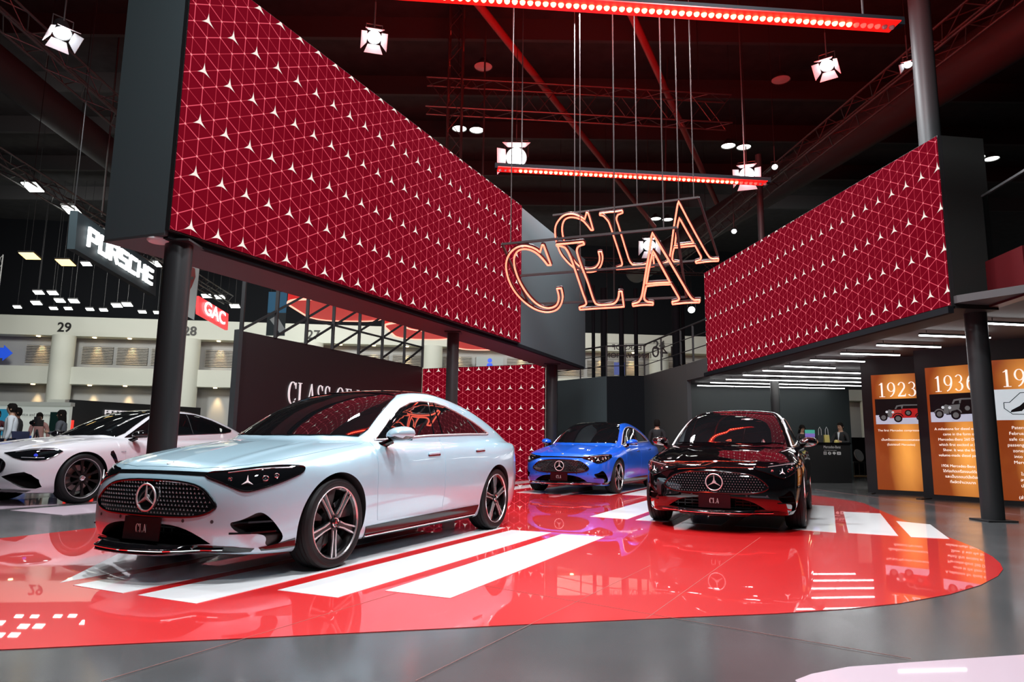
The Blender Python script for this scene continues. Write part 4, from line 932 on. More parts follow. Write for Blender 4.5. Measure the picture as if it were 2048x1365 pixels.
# ================================================================ RED LED BARS
m_redglow=mat('added_red_glow',(.5,.01,.01),.4,emit=(1,.008,.004),es=.9)  # added emission, stands in for the red glow around the lamps
def led_bar(a,b,sp,label,off_a,off_b):
    a=Vector(a);b=Vector(b);L=(b-a).length;d=(b-a)/L;root=empty('led_batten',tuple(a),0,label,'light bar')
    t=MB();t.bar(tuple(a-d*.1+Vector((0,0,.06))),tuple(b+d*.1+Vector((0,0,.06))),.09,.10);t.build('housing',m_mattblk,root)
    t=MB();t.bar(tuple(a-d*.05+Vector((0,0,.004))),tuple(b+d*.0+Vector((0,0,.004))),.24,.012);t.build('added_glow_strip',m_redglow,root)
    wires(root,[tuple(a+d*.4+Vector((0,0,.1))),tuple(b-d*.4+Vector((0,0,.1)))],r=.012)
    n=int(L/sp)
    for i in range(n+1):
        p=a+d*(i*sp);mt=m_offlamp if (i<off_a or i>n-off_b) else (m_redlamp2 if (i<off_a+2 or i>n-off_b-4) else m_redlamp)
        t=MB();t.lathe([(0,-.040),(.018,-.036),(.030,-.022),(.035,.0)],14,Matrix.Translation(p));t.build('lamp',mt,root,smooth=True)
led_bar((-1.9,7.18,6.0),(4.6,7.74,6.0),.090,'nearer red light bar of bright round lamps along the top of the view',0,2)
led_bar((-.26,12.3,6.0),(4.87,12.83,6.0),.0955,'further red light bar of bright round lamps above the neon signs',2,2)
# ================================================================ MEZZANINE TUBE LIGHTS
m_track=m_black
tubes=[((5.64,21.02),(10.33,21.42),4),((5.74,19.98),(10.49,20.47),4),((5.88,18.96),(10.11,19.36),3),((5.96,17.78),(9.54,18.26),3),((6.07,16.67),(8.9,17.04),2),((6.22,15.69),(7.5,15.96),1),((6.32,14.55),(7.54,14.69),1),((6.46,13.48),(7.68,13.59),1),((6.55,12.3),(7.79,12.45),1),((6.64,11.15),(7.91,11.31),1),((6.94,10.0),(8.1,10.18),1)]
ordn=['furthest','second furthest','third furthest','fourth furthest','fifth furthest','sixth furthest','fifth nearest','fourth nearest','third nearest','second nearest','nearest']
seg=['leftmost','second from left','third from left','rightmost']
for i,(a,b,k) in enumerate(tubes):
    a=Vector(a);b=Vector(b)
    for j in range(k):
        p=a+(b-a)*(j/k+.004);q=a+(b-a)*((j+1)/k-.004)
        sl='' if k==1 else (' '+(seg[j] if j<k-1 else seg[3])+' in')
        r=empty('tube_light',(p.x,p.y,2.77),0,'white tube light under the mezzanine,%s %s row'%(sl,ordn[i]),'tube light','tube lights under the mezzanine')
        t=MB();t.bar((p.x,p.y,2.795),(q.x,q.y,2.795),.035,.03);t.build('tube_body',m_black,r)
        t=MB();t.bar((p.x,p.y,2.77),(q.x,q.y,2.77),.035,.02);t.build('tube_diffuser',m_lampw,r)
        for s in (p+(q-p)*.1,p+(q-p)*.9):
            t=MB();t.cyl((s.x,s.y,2.82),(s.x,s.y,2.86),.006,6);t.build('tube_hanger',m_black,r)
# ================================================================ DISPLAY BOARDS
def orange_mat():
    m=mat('backlit_orange_poster',(.2,.05,.01),.35);nt=m.node_tree;X.nt=nt
    uv=nt.nodes.new('ShaderNodeUVMap');sp=nt.nodes.new('ShaderNodeSeparateXYZ');nt.links.new(uv.outputs[0],sp.inputs[0])
    u=X(sp.outputs[0]);v=X(sp.outputs[1])
    a=((u-.62)*2.6);b=((v-.35)*1.7);r=(1.0-(a*a+b*b).sqrt()).mx(0.0)
    a2=((u-.5)*2.2);b2=((v-.86)*4.2);r2=(1.0-(a2*a2+b2*b2).sqrt()).mx(0.0)
    n=nt.nodes.new('ShaderNodeTexNoise');n.inputs['Scale'].default_value=4;nt.links.new(uv.outputs[0],n.inputs[0])
    f=(r*1.15+r2*.8+(X(n.outputs[0])-.5)*.25).mn(1.0).mx(0.0)
    c=mixc(nt,f,(.20,.032,.004),(1.0,.40,.075));bs=nt.nodes['Principled BSDF'];nt.links.new(c,bs.inputs['Emission Color']);bs.inputs['Emission Strength'].default_value=.95
    return m
m_orange=orange_mat()
m_pw=mat('backlit_white_print',(.9,.85,.8),.5,emit=(1,.93,.85),es=.95)
m_picblack=mat('picture_dark',(.01,.01,.012),.4);m_picfloor=mat('picture_pale_floor',(.6,.65,.75),.5,emit=(.6,.68,.85),es=.55)
m_picpale=mat('picture_pale',(.6,.65,.68),.5,emit=(.62,.70,.74),es=.75)
m_picsand=mat('picture_sand',(.5,.1,.08),.5,emit=(.6,.06,.04),es=.5)
m_picred=mat('picture_red',(.5,.02,.02),.4,emit=(.6,.02,.02),es=.5);m_picgrey=mat('picture_grey',(.15,.16,.16),.4,emit=(.2,.22,.22),es=.4)
def pl2(Mx,poly,h): m=MB();m.prism(poly,Mx,h);return m
def circ(cx,cy,r,n=18,ry=None): return [(cx+r*math.cos(2*math.pi*k/n),cy+(ry or r)*math.sin(2*math.pi*k/n)) for k in range(n)]
def board(A,B,W,zb,zt,year,lines,kind,label):
    a=Vector(A);b=Vector(B);d=(b-a).normalized();root=empty('display_board',(a.x,a.y,0),0,label,'display board','history display boards')
    n=Vector((d.y,-d.x));b=a+d*W
    # black frame box around
    f0=a-d*.20;f1=b+d*.10
    t=slab(tuple(f0-n*.03),tuple(f1-n*.03),0,2.86,.22);t.build('board_frame',m_black,root)
    ft=MB();c=a-d*.1;ft.box((c.x+n.x*.12,c.y+n.y*.12,.008),(.10,.45,.014),rz=math.atan2(d.y,d.x));ft.build('foot_plate',m_black,root)
    p=a-n*.0+n*.0
    m=MB();q=[a+n*.012-n*.03,b+n*.012-n*.03]
    m.add([(q[0].x,q[0].y,zb),(q[1].x,q[1].y,zb),(q[1].x,q[1].y,zt),(q[0].x,q[0].y,zt)],[(0,1,2,3)]);o=m.build('backlit_poster',m_orange,root)
    uv=o.data.uv_layers.new(name='UVMap')
    for lp in o.data.loops:
        co=o.data.vertices[lp.vertex_index].co+root.location;uv.data[lp.index].uv=((Vector((co.x,co.y))-a).dot(d)/W,(co.z-zb)/(zt-zb))
    Mx=frameM((a.x-n.x*.016,a.y-n.y*.016,zb),(d.x,d.y,0),(0,0,1));H=zt-zb
    serif_mb(year,Mx@Matrix.Translation((W/2,H*.865,0)),.30,.003,sx=1.10,gap=.05).build('year_lettering',m_pw,root)
    pw=W*.90 if kind!='drawing' else W*.92;x0=(W-pw)/2;y0=H*.565;ph=H*.22
    pp=pl2(Mx,box2(x0,y0,x0+pw,y0+ph),.004);po=pp.build('picture',m_picblack if kind!='drawing' else m_picpale,root)
    if kind!='drawing':
        pl2(Mx,box2(x0,y0,x0+pw,y0+ph*.36),.0055).build('picture_ground',m_picfloor,po,local=False) if False else pl2(Mx,box2(x0,y0,x0+pw,y0+ph*.36),.0055).build('picture_ground',m_picfloor,root)
        bc=m_picred if kind=='red' else m_picblack
        S=pw
        def T(pts): return [(x0+px_*S,y0+py_*S) for px_,py_ in pts]
        car_=MB();M2=Mx@Matrix.Translation((0,0,.0056))
        car_.prism(T([(.30,.20),(.55,.24),(.58,.36),(.98,.36),(.99,.20),(.97,.15),(.30,.14)]),M2,.001)
        car_.build('printed_car_body',bc,root)
        t=MB();t.prism(T([(.42,.36),(.46,.44),(.60,.46),(.98,.455),(.98,.43),(.60,.43),(.58,.36),(.56,.36),(.56,.42),(.48,.41),(.45,.355)]),M2,.0014);t.build('printed_car_roof',m_picgrey,root)
        for cx,cy,r in ((.17,.16,.085),(.48,.13,.09),(.93,.15,.07),(.70,.26,.075)):
            t=MB();t.prism([(x0+x_*S,y0+y_*S) for x_,y_ in circ(cx,cy,r)],M2,.0018);t.build('printed_wheel',m_picblack,root)
            t=MB();t.prism([(x0+x_*S,y0+y_*S) for x_,y_ in circ(cx,cy,r*.62)],M2,.0022);t.build('printed_wheel_disc',m_picgrey,root)
        for fx_,fw_ in ((.17,.11),(.48,.12),(.93,.10)):
            t=MB();t.prism([(x0+x_*S,y0+y_*S) for x_,y_ in arcband(fx_,.15,fw_,.115,.022,.022,15,165,12)],M2,.0026);t.build('printed_wing',m_picblack if kind=='red' else m_picgrey,root)
        t=MB();t.prism(T([(.36,.20),(.55,.25),(.57,.345),(.36,.33)]),M2,.0012);t.build('printed_bonnet',m_picsand if kind=='red' else m_picgrey,root)
        for cx,cy in ((.245,.29),(.375,.28)):
            t=MB();t.prism([(x0+x_*S,y0+y_*S) for x_,y_ in circ(cx,cy,.028)],M2,.003);t.build('printed_headlamp',m_picpale,root)
        t=MB();t.prism(T([(.26,.16),(.35,.16),(.36,.33),(.30,.35),(.26,.32)]),M2,.002);t.build('printed_radiator',m_picgrey,root)
    else:
        M2=Mx@Matrix.Translation((0,0,.0045));S=pw
        def T(pts): return [(x0+px_*S,y0+py_*S) for px_,py_ in pts]
        t=MB();t.tube([tuple(M2@Vector((*p,.002))) for p in T([(.14,.30),(.22,.30),(.38,.46),(.75,.47),(.9,.42),(.95,.25),(.9,.12),(.6,.09),(.25,.10),(.14,.20),(.14,.30)])],.007,6);t.build('printed_shell_outline',m_picblack,root)
        t=MB();t.prism(T([(.22,.13),(.38,.15),(.46,.24),(.56,.20),(.66,.22),(.62,.33),(.52,.31),(.45,.33),(.36,.24),(.24,.17)]),M2,.002);t.prism([(x0+x_*S,y0+y_*S) for x_,y_ in circ(.60,.385,.04,14)],M2,.002);t.build('printed_dummy_figure',m_picblack,root)
    for i,(txt,s) in enumerate(lines):
        if not txt: continue
        z=H*.51-i*.098
        text_mb(txt,Mx@Matrix.Translation((W/2,z,0)),s,.002).build('text_line',m_pw,root)
    return root
board((7.74,14.87),(8.47,14.26),.98,.085,2.50,'1923',[('The first Mercedes compressor c',.062),('',0),('เป็นครั้งแรกของคอมเพรสเซอร์',.06),('(ในรถยนต์ Mercedes)',.06)],'red','black display board with an orange poster headed 1923 and a red vintage car')
board((8.04,13.42),(8.55,12.60),1.05,.085,2.50,'1936',[('A milestone for diesel engines',.07),('came in the form of',.07),('Mercedes-Benz 260 D (W',.07),('which first excited at Berl',.07),('Show. It was the first',.07),('volume-made diesel passen',.07),('',0),('1936 Mercedes-Benz 260',.07),('ได้ก่อเกิดเครื่องยนต์ดีเซล',.066),('และเป็นรถยนต์นั่งดีเซล',.066),('ที่ผลิตจำนวนมาก',.066)],'black','black display board with an orange poster headed 1936 and a black vintage car')
board((8.41,12.16),(9.2,11.5),1.10,.085,2.50,'1952',[('Patent was filed on',.075),('February 28, 1952 for',.075),('safe car body with the',.075),('passenger compartment',.075),('zones. This was put',.075),('into practice in the',.075),('Mercedes-Benz 220',.075),('',0),('ในปี 1952 ได้จด',.07),('ลงวันที่ 28 กุมภา',.07),('ปลอดภัย ที่มีการ',.07),('หรือมา',.07),('(ส่วนรับแรงกระแทก',.07),('แรงกระแทก)',.07),('ได้นำไปใช้',.07),('Mercedes',.07)],'drawing','black display board at the right edge, its poster showing a seated figure')
# ================================================================ FAR HALL WALL
HA=Vector((-36,39.24));HD=Vector((38.5,4.5)).normalized();HN=Vector((HD.y,-HD.x))
def hp_(x): return HA+HD*((x-HA.x)/HD.x)
def hslab(x0,x1,z0,z1,off,th): 
    a=hp_(x0)+HN*off;b=hp_(x1)+HN*off
    return slab(tuple(a),tuple(b),z0,z1,th,1)
XL,XR=-36,36
tag(hslab(XL,XR,0,8.1,-1.0,.3).build('wall_far',m_wallg),kind='structure')
tag(hslab(XL,XR,8.1,14.1,-.6,.3).build('wall_far_upper',m_mattblk),kind='structure')
t=hslab(XL,XR,6.95,8.1,0,1.3);tag(t.build('trim_1',m_wallw),kind='structure')
t=hslab(XL,XR,4.1,5.12,0,1.3);tag(t.build('trim_2',m_wallw),kind='structure')
pill=[-33.5,-26.41,-19.38,-12.19,-4.95,2.3,9.56,16.8,24.0,31.2]
for i,x in enumerate(pill):
    p=hp_(x)-HN*.1;t=MB();t.cyl((p.x,p.y,0),(p.x,p.y,6.95),.62,28);tag(t.build('wall_pillar',m_wallw,smooth=True,angle=40),kind='structure')
m_num=mat('black_number',(.01,.01,.01),.5)
for x,s in ((-26.41,'29'),(-19.38,'28'),(-12.19,'27'),(9.56,'24')):
    p=hp_(x)+HN*.03;tag(text_mb(s,frameM((p.x,p.y,7.42),(HD.x,HD.y,0),(0,0,1)),.78,.04,bold=.012).build('bay_number',m_num),'black figures on the white band of the hall wall, '+{'29':'above the leftmost pillar in view','28':'just right of the left column','27':'seen through the lattice frame','24':'seen above the mezzanine railing'}[s],'number')
m_warm=mat('warm_downlight_lens',(.9,.8,.6),.4,emit=(1,.72,.38),es=8)
k=0
for i in range(len(pill)-1):
    for f in (.22,.5,.78):
        x=pill[i]+(pill[i+1]-pill[i])*f;p=hp_(x)-HN*.35
        if x<-29: continue
        for z,zw in ((6.93,'upper'),(4.08,'lower')):
            t=MB();t.cyl((p.x,p.y,z-.03),(p.x,p.y,z+.01),.11,14);tag(t.build('downlight',m_warm),'small warm downlight in the %s recess of the hall wall'%zw,'downlight','downlights of the hall wall, %s row'%zw)
            if x<12:
                l=bpy.data.lights.new('downlight_beam','SPOT');l.energy=230;l.color=(1,.66,.30);l.spot_size=R(46);l.spot_blend=.9;l.shadow_soft_size=.1
                q=hp_(x)-HN*.62;o=bpy.data.objects.new('downlight_beam',l);COL.objects.link(o);o.location=(q.x,q.y,z-.08)
                dv=Vector((-HN.x*.25,-HN.y*.25,-1));o.rotation_euler=dv.to_track_quat('-Z','Y').to_euler()
        # louvre panel
        if -29<x<14:
            a=hp_(x-.88)-HN*.93;b=hp_(x+.88)-HN*.93;m=MB();m.m=1;m.bar((a.x,a.y+.03,5.93),(b.x,b.y+.03,5.93),.01,1.05);m.m=0
            for j in range(11):
                z=5.45+j*.095;m.bar((a.x,a.y,z),(b.x,b.y,z),.09,.045)
            tag(m.build('louvre_grille',[m_louv,m_dark]),'beige louvre grille in the upper recess of the hall wall','grille','louvre grilles of the hall wall')
# ================================================================ CEILING, TRUSSES, DUCTS
t=MB();t.box((0,25,14.2),(90,80,.2));tag(t.build('ceiling',m_ceil),kind='structure')
m_beam=mat('ceiling_beam',(.028,.028,.03),.7)
for i,y in enumerate((9.5,13,16.5,20,23.5,27,31,35)):
    t=MB();t.box((0,y,13.75),(88,.16,.7));tag(t.build('ceiling_beam',m_beam),kind='structure')
t=MB();t.cyl((11.8,7,9.6),(6.2,34,9.6),.55,28);tag(t.build('air_duct',mat('duct_grey',(.035,.035,.036),.5),smooth=True,angle=40),'large dark round air duct running under the roof on the right','duct')
t=MB();t.cyl((-13.2,7,10.6),(-14.5,38,10.6),.5,24);tag(t.build('air_duct',m_beam,smooth=True,angle=40),'large dark round air duct under the roof at the far left','duct')
m_redlit_pipe=mat('roof_pipe',(.22,.03,.03),.5)  # red light falling on the pipes is put into this base colour
for a,b in (((-2.1,14,12.2),(7.3,34.6,12.2)),((1.6,13.6,12.2),(11.2,34.8,12.2))):
    t=MB();t.cyl(a,b,.11,14);tag(t.build('roof_pipe',m_redlit_pipe,smooth=True),'straight pipe under the roof with red light painted into its colour, %s'%('left one' if a[0]<0 else 'right one'),'pipe')
def truss(a,b,w,h,n,label,group=None):
    a=Vector(a);b=Vector(b);d=(b-a).normalized();up=Vector((0,0,1)) if abs(d.z)<.9 else Vector((0,1,0));s=d.cross(up).normalized()
    u=s.cross(d);root=empty('lighting_truss',tuple(a),0,label,'truss',group)
    c=[(s*w/2*i+u*h/2*j) for i,j in ((-1,-1),(1,-1),(1,1),(-1,1))]
    for q in c:
        t=MB();t.cyl(tuple(a+q),tuple(b+q),.028,8);t.build('chord',m_truss,root)
    L=(b-a).length;m=MB()
    for i in range(n):
        p=a+d*(L*i/n);q=a+d*(L*(i+1)/n)
        for k in range(4):
            A_,B_=(c[k],c[(k+1)%4]) if i%2 else (c[(k+1)%4],c[k])
            m.tube([tuple(p+A_),tuple(q+B_)],.013,5)
    m.build('lacing',m_truss,root)
    if abs(d.z)<.9: wires(root,[tuple(a+d*L*.1+u*h/2),tuple(a+d*L*.9+u*h/2)],r=.012)
truss((-9.7,8,9.0),(-10.4,34,9.0),.45,.45,40,'long lighting truss running back along the upper left')
truss((-12.4,12,7.7),(-13.8,33,7.7),.4,.4,34,'lighting truss carrying the white lamps above the left sign')
truss((8.9,9,9.0),(6.9,30,9.0),.45,.45,36,'long lighting truss running back along the upper right')
truss((-2.6,19,11.0),(6.5,19.8,11.0),.5,.9,14,'horizontal truss across the middle of the roof')
truss((-1.75,19,6.6),(-1.75,19,14.1),.4,.4,14,'upright truss hanging in the middle of the roof')
truss((1.2,28,8.4),(9,28.6,8.4),.4,.5,14,'horizontal truss above the mezzanine at the back')
truss((-24.5,32,2.2),(-24.5,32,9.6),.3,.3,16,'thin upright lattice mast in front of bay 29')
truss((-15,30,8.7),(-5,31,8.7),.4,.4,16,'horizontal truss behind the left gantry')
for x0,y0,z0,x1,y1,z1 in ((-8.8,17,14.1,-9.3,17.2,8.6),(-13,21,14.1,-13.2,21.4,8.0),(2.4,24,14.1,2.4,24,6),(3.6,24,14.1,3.6,24,6),(-.9,19,14.1,-.9,19,6.6),(-5,33,14.1,-5,33,8),(-17,33,14.1,-17,33,8),(5.2,22,14.1,5.0,22,9)):
    t=MB();t.cyl((x0,y0,z0),(x1,y1,z1),.03,6);tag(t.build('hanging_cable',m_truss),'thin dark cable hanging from the roof','cable','cables hanging from the roof')
# ================================================================ STAGE LAMPS WITH BARN DOORS
def stage_lamp(loc,aim,r,label,doors=4,bright=m_spotw):
    loc=Vector(loc);d=(Vector(aim)-loc).normalized();M=frameM(loc,d.cross(Vector((0,0,1))),d.cross(Vector((0,0,1))).cross(d))
    root=empty('stage_lamp',tuple(loc),0,label,'stage lamp')
    Z=M.to_3x3()@Vector((0,0,1))
    if Z.dot(d)<0: M=M@Matrix.Rotation(math.pi,4,'Y')
    t=MB();t.lathe([(0,-.30*r/.15),(r*.7,-.28*r/.15),(r*.95,-.1*r/.15),(r,0),(r*.97,0),(r*.9,-.05*r/.15),(0,-.06*r/.15)],24,M);t.build('housing',m_black,root,smooth=True,angle=40)
    t=MB();t.lathe([(0,.012),(r*.5,.008),(r*.92,-.02)],24,M);t.build('lens',bright,root,smooth=True)
    for k in range(doors):
        a=k*math.pi/2;m=MB();Rz=M@Matrix.Rotation(a,4,'Z')
        q=[Rz@Vector(p) for p in ((-r*.8,r,0),(r*.8,r,0),(r*1.25,r*1.75,r*1.0),(-r*1.25,r*1.75,r*1.0))]
        nn=(q[1]-q[0]).cross(q[3]-q[0]).normalized()*.008
        m.add([tuple(v) for v in q]+[tuple(v+nn) for v in q],[(0,1,2,3),(7,6,5,4),(0,1,5,4),(1,2,6,5),(2,3,7,6),(3,0,4,7)]);m.build('barn_door',m_door,root)
    t=MB();t.tube([tuple(M@Vector((r*1.08,0,-.08))),tuple(M@Vector((r*1.08,0,-.08))+Vector((0,0,r*1.6))),tuple(M@Vector((-r*1.08,0,-.08))+Vector((0,0,r*1.6))),tuple(M@Vector((-r*1.08,0,-.08)))],.012,6);t.cyl(tuple(loc+Vector((0,0,r*1.4))),tuple(loc+Vector((0,0,r*1.4+.5))),.015,6);t.build('yoke',m_truss,root)
    wires(root,[tuple(loc+Vector((0,0,r*1.4)))])
m_door=mat('barn_door_metal',(.6,.62,.65),.4)
stage_lamp((.05,16.4,8.0),(0,8,.5),.27,'brightest stage lamp, left of the further red light bar',2)
stage_lamp((6.1,17.3,8.0),(3.2,9,.5),.20,'stage lamp with open flaps at the right end of the further red light bar',4)
stage_lamp((4.85,23.9,8.0),(3.5,15,1),.22,'stage lamp seen between the two neon signs',4)
stage_lamp((-2.5,11.3,8.0),(-1.5,7.5,2),.13,'stage lamp with pale flaps at the top left of centre',4)
stage_lamp((5.9,12.2,8.1),(3.4,9,2),.13,'stage lamp with pale flaps at the top right',4)
stage_lamp((-8.0,11.3,8.0),(-5.6,9.5,2),.15,'stage lamp with pale flaps at the top left corner',4)
stage_lamp((7.5,12.3,8.2),(5,9,1),.08,'small stage lamp beside the tall grey column',2)
stage_lamp((7.2,18.2,8.6),(5,10,1),.08,'small stage lamp halfway along the right truss',0)
stage_lamp((7.0,21.2,7.7),(5,12,1),.08,'small stage lamp below the right truss',0)
stage_lamp((2.9,30,7.2),(2,20,1),.16,'round lamp behind the mezzanine railing, left one',0)
stage_lamp((7.9,30,6.9),(6,20,1),.16,'round lamp behind the mezzanine railing, right one',0)
def hi_bay(loc,lit,label,r=.28,group=None):
    root=empty('high_bay_lamp',loc,0,label,'ceiling lamp',group);x,y,z=loc
    for k,(dx,dy) in enumerate(((-.32,0),(.32,.1)) if lit else ((0,0),)):
        t=MB();t.lathe([(0,.30),(.08,.28),(r,.02),(r,0)],22,Matrix.Translation((x+dx,y+dy,z)));t.build('shade',m_truss,root,smooth=True)
        t=MB();t.lathe([(0,-.01),(r*.92,.02)],22,Matrix.Translation((x+dx,y+dy,z)));t.build('lens',m_hallw if lit else m_offlamp,root,smooth=True)
    t=MB();t.cyl((x,y,z+.25),(x,y,14.05),.01,5);t.build('wire',m_truss,root)
for loc,l in (((-1.75,24.5,12.6),'lit double roof lamp left of centre'),((8.7,25.7,12.6),'lit double roof lamp right of centre'),((19,26.5,12.6),'lit double roof lamp at the right edge'),((7.7,34.6,12.6),'lit double roof lamp behind the neon sign A')): hi_bay(loc,True,l)
for loc,l in (((-4.9,15,11.9),'unlit round roof lamp at the top left'),((-1.0,20.0,12.5),'unlit round roof lamp beside the upright truss'),((8.3,20.2,12.3),'unlit round roof lamp below the nearer red bar')): hi_bay(loc,False,l,.30)
# rectangular hall lamps
def rect_lamp(x,y,z,w,l,mt,label,group,tilt=.35):
    root=empty('hall_floodlight',(x,y,z),0,label,'floodlight',group)
    M=Matrix.Rotation(tilt,3,'X')
    t=MB();t.box((x,y,z+.03),(w,l,.06),M=M);t.build('lamp_case',m_black,root)
    t=MB();t.box((x,y,z-.012),(w*.92,l*.9,.02),M=M);t.build('lamp_glass',mt,root)
    t=MB();t.cyl((x,y,z+.05),(x,y,14.05),.008,5);t.build('hanging_wire',m_black,root)
for x,y,z in ((-12.7,17.5,7.5),(-12.8,19.3,7.5),(-13.0,21.6,7.5),(-13.5,25.4,7.5)): rect_lamp(x,y,z,.42,.42,m_hallw,'white rectangular floodlight under the truss above the left sign','left truss floodlights',-.3)
for px,py,Y in ((30,505,25),(105,518,26),(240,523,27)):
    x=(px-1024)/1385*Y*1.0;z=.924+(877-py)/1385*Y;rect_lamp(x,Y,z,.6,.5,m_hallwarm,'warm yellow floodlight far behind the left sign','warm floodlights at the left',-.3)
for px,py in ((57,581),(86,582),(102,598),(131,599),(55,603),(219,608),(240,606),(400,588),(427,590),(459,609),(640,612),(148,521)):
    Y=34;x=(px-1024)/1385*Y;z=.924+(877-py+(px-100)*.012)/1385*Y;rect_lamp(x,Y,z,.5,.3,m_hallw,'white floodlight in front of the hall wall','upper floodlights before the hall wall',-.5)
for px,py in ((17,612),(91,614),(121,614),(165,615),(193,616),(272,619),(303,620)):
    Y=35;x=(px-1024)/1385*Y;z=.924+(877-py)/1385*Y;rect_lamp(x,Y,z,.42,.2,m_hallw,'small white floodlight in the row just above the white band','lower floodlights before the hall wall',-.6)
# ================================================================ SIGNS OF THE NEIGHBOURING STANDS
def slanted_panel(P,th,name,mt,label,cat):
    """P: TL,BL,BR,TR"""
    P=[Vector(p) for p in P];n=(P[2]-P[1]).cross(P[0]-P[1]).normalized();n=-n if n.dot(P[1])>0 else n
    root=empty(name,tuple(P[1]),0,label,cat)
    m=MB();m.add([tuple(p) for p in P]+[tuple(p-n*th) for p in P],[(0,1,2,3),(7,6,5,4),(0,1,5,4),(1,2,6,5),(2,3,7,6),(3,0,4,7)]);m.build('panel',mt,root);wires(root,[tuple(P[0]-n*th*.5),tuple(P[3]-n*th*.5)]);return root,P,n
m_signdk=mat('sign_dark',(.03,.045,.05),.6,spec=.2)
root,P,n=slanted_panel([(-8.82,13.5,5.50),(-8.80,13.5,4.70),(-9.46,18.0,4.70),(-9.50,18.0,5.50)],.15,'hanging_sign',m_signdk,'dark hanging sign with white letters PORSCHE at the left','sign')
ex=(P[2]-P[1]).normalized();M=frameM(P[1]+n*.02,ex,(0,0,1));m_signlet=mat('sign_letters_lit',(.9,.9,.9),.4,emit=(1,1,1),es=1.8)
# wide letters made of straight strokes
def wide_letters(txt,Mx,h,w,gap,s):
    G={'P':[[(0,0),(0,1),(1,1),(1,.45),(0,.45)]],'O':[[(0,0),(1,0),(1,1),(0,1),(0,0)]],'R':[[(0,0),(0,1),(1,1),(1,.48),(0,.48)],[(.55,.48),(1,0)]],'S':[[(1,1),(0,1),(0,.5),(1,.5),(1,0),(0,0)]],'C':[[(1,1),(0,1),(0,0),(1,0)]],'H':[[(0,0),(0,1)],[(1,0),(1,1)],[(0,.5),(1,.5)]],'E':[[(1,1),(0,1),(0,0),(1,0)],[(0,.5),(.95,.5)]]}
    out=[];x=0
    for c in txt:
        m=MB()
        for st in G[c]:
            for p,q in zip(st[:-1],st[1:]):
                a=Vector((x+p[0]*w,p[1]*h,0));b=Vector((x+q[0]*w,q[1]*h,0));d=(b-a).normalized()*s*.5;a-=d;b+=d
                nn=Vector((-d.y,d.x,0));m.prism([tuple((a+nn)[:2]),tuple((a-nn)[:2]),tuple((b-nn)[:2]),tuple((b+nn)[:2])],Mx,.05)
        out.append(m);x+=w+gap
    return out
for m in wide_letters('PORSCHE',M@Matrix.Translation((.45,.22,0)),.34,.36,.18,.075): m.build('sign_letter',m_signlet,root)
m_redsign=mat('red_lit_sign',(.5,.02,.02),.4,emit=(.95,.06,.07),es=.9)
root,P,n=slanted_panel([(-12.01,26,6.41),(-11.95,26,5.71),(-12.47,30,5.74),(-12.49,30,6.46)],.12,'hanging_sign',m_redsign,'small red lit sign with white letters GAC left of the lattice frame','sign')
M=frameM(P[1]+n*.02,(P[2]-P[1]),(0,0,1));text_mb('GAC',M@Matrix.Translation((2.0,.36,0)),.75,.02,sx=1.9,bold=.01).build('sign_letter',m_signlet,root)
root=empty('hanging_banner',(-11.4,24,5.1),0,'white swallow-tail banner with a red crest behind the left column','banner')
m_ban=mat('banner_cloth',(.30,.33,.33),.8,emit=(.3,.33,.33),es=.25)
MX=frameM((-11.80,24,5.12),(1,0,0),(0,0,1));q=MB();q.prism([(0,.30),(.62,0),(.66,2.0),(0,2.0)],MX,.02);q.build('cloth',m_ban,root);wires(root,[(-11.6,24.01,7.1),(-11.3,24.01,7.1)])
q=MB();q.prism([(.05+x,1.0+y) for x,y in ((.05,.55),(.10,.85),(.28,.95),(.46,.85),(.50,.55),(.40,.2),(.28,-.05),(.14,.2))],MX@Matrix.Translation((0,0,.021)),.004);q.build('crest',mat('crest_red',(.22,.02,.02),.6),root)
q=MB();q.prism(box2(.12,1.45,.48,1.55),MX@Matrix.Translation((0,0,.026)),.004);q.build('crest_band',m_dark,root)
root=empty('hanging_banner',(-8.6,25,4.75),0,'narrow blue and grey banner seen through the lattice frame','banner');wires(root,[(-8.9,25.01,6.35),(-8.4,25.01,6.35)])
MX=frameM((-8.98,25,4.75),(1,0,0),(0,0,1));pl2(MX,box2(0,.85,.68,1.63),.02).build('upper_cloth',mat('banner_blue',(.02,.09,.16),.6,emit=(.02,.10,.18),es=.5),root)
pl2(MX,box2(0,0,.68,.85),.02).build('lower_cloth',m_grey,root);pl2(MX@Matrix.Translation((0,0,.021)),[(.1,.6),(.35,.75),(.68,.25),(.5,.1)],.003).build('pale_shape',m_ban,root)
# red canopies
m_can=mat('red_canopy',(.6,.02,.02),.5,emit=(.75,.03,.03),es=.55);m_edge=mat('canopy_edge_light',(.9,.4,.3),.4,emit=(1,.42,.30),es=1.6)
def canopy(x0,x1,y0,y1,z,r,label):
    c=[]
    for cx,cy,a0 in ((x1-r,y1-r,0),(x0+r,y1-r,90),(x0+r,y0+r,180),(x1-r,y0+r,270)):
        for k in range(7): a=R(a0+15*k);c.append((cx+r*math.cos(a),cy+r*math.sin(a)))
    root=empty('stand_canopy',((x0+x1)/2,(y0+y1)/2,z),0,label,'canopy')
    polyslab(c,z,z+.45).build('canopy_slab',m_can,root)
    t=MB();t.tube([(p[0],p[1],z) for p in c],.05,6,closed=True);t.build('edge_light',m_edge,root)
    wires(root,[(x0+r,y0+r,z+.4),(x1-r,y1-r,z+.4)])
canopy(-9.6,-6.1,28,33,6.75,1.2,'red rounded canopy furthest left behind the lattice frame')
canopy(-6.0,-3.0,31,36,6.35,1.2,'red rounded canopy in the middle behind the lattice frame')
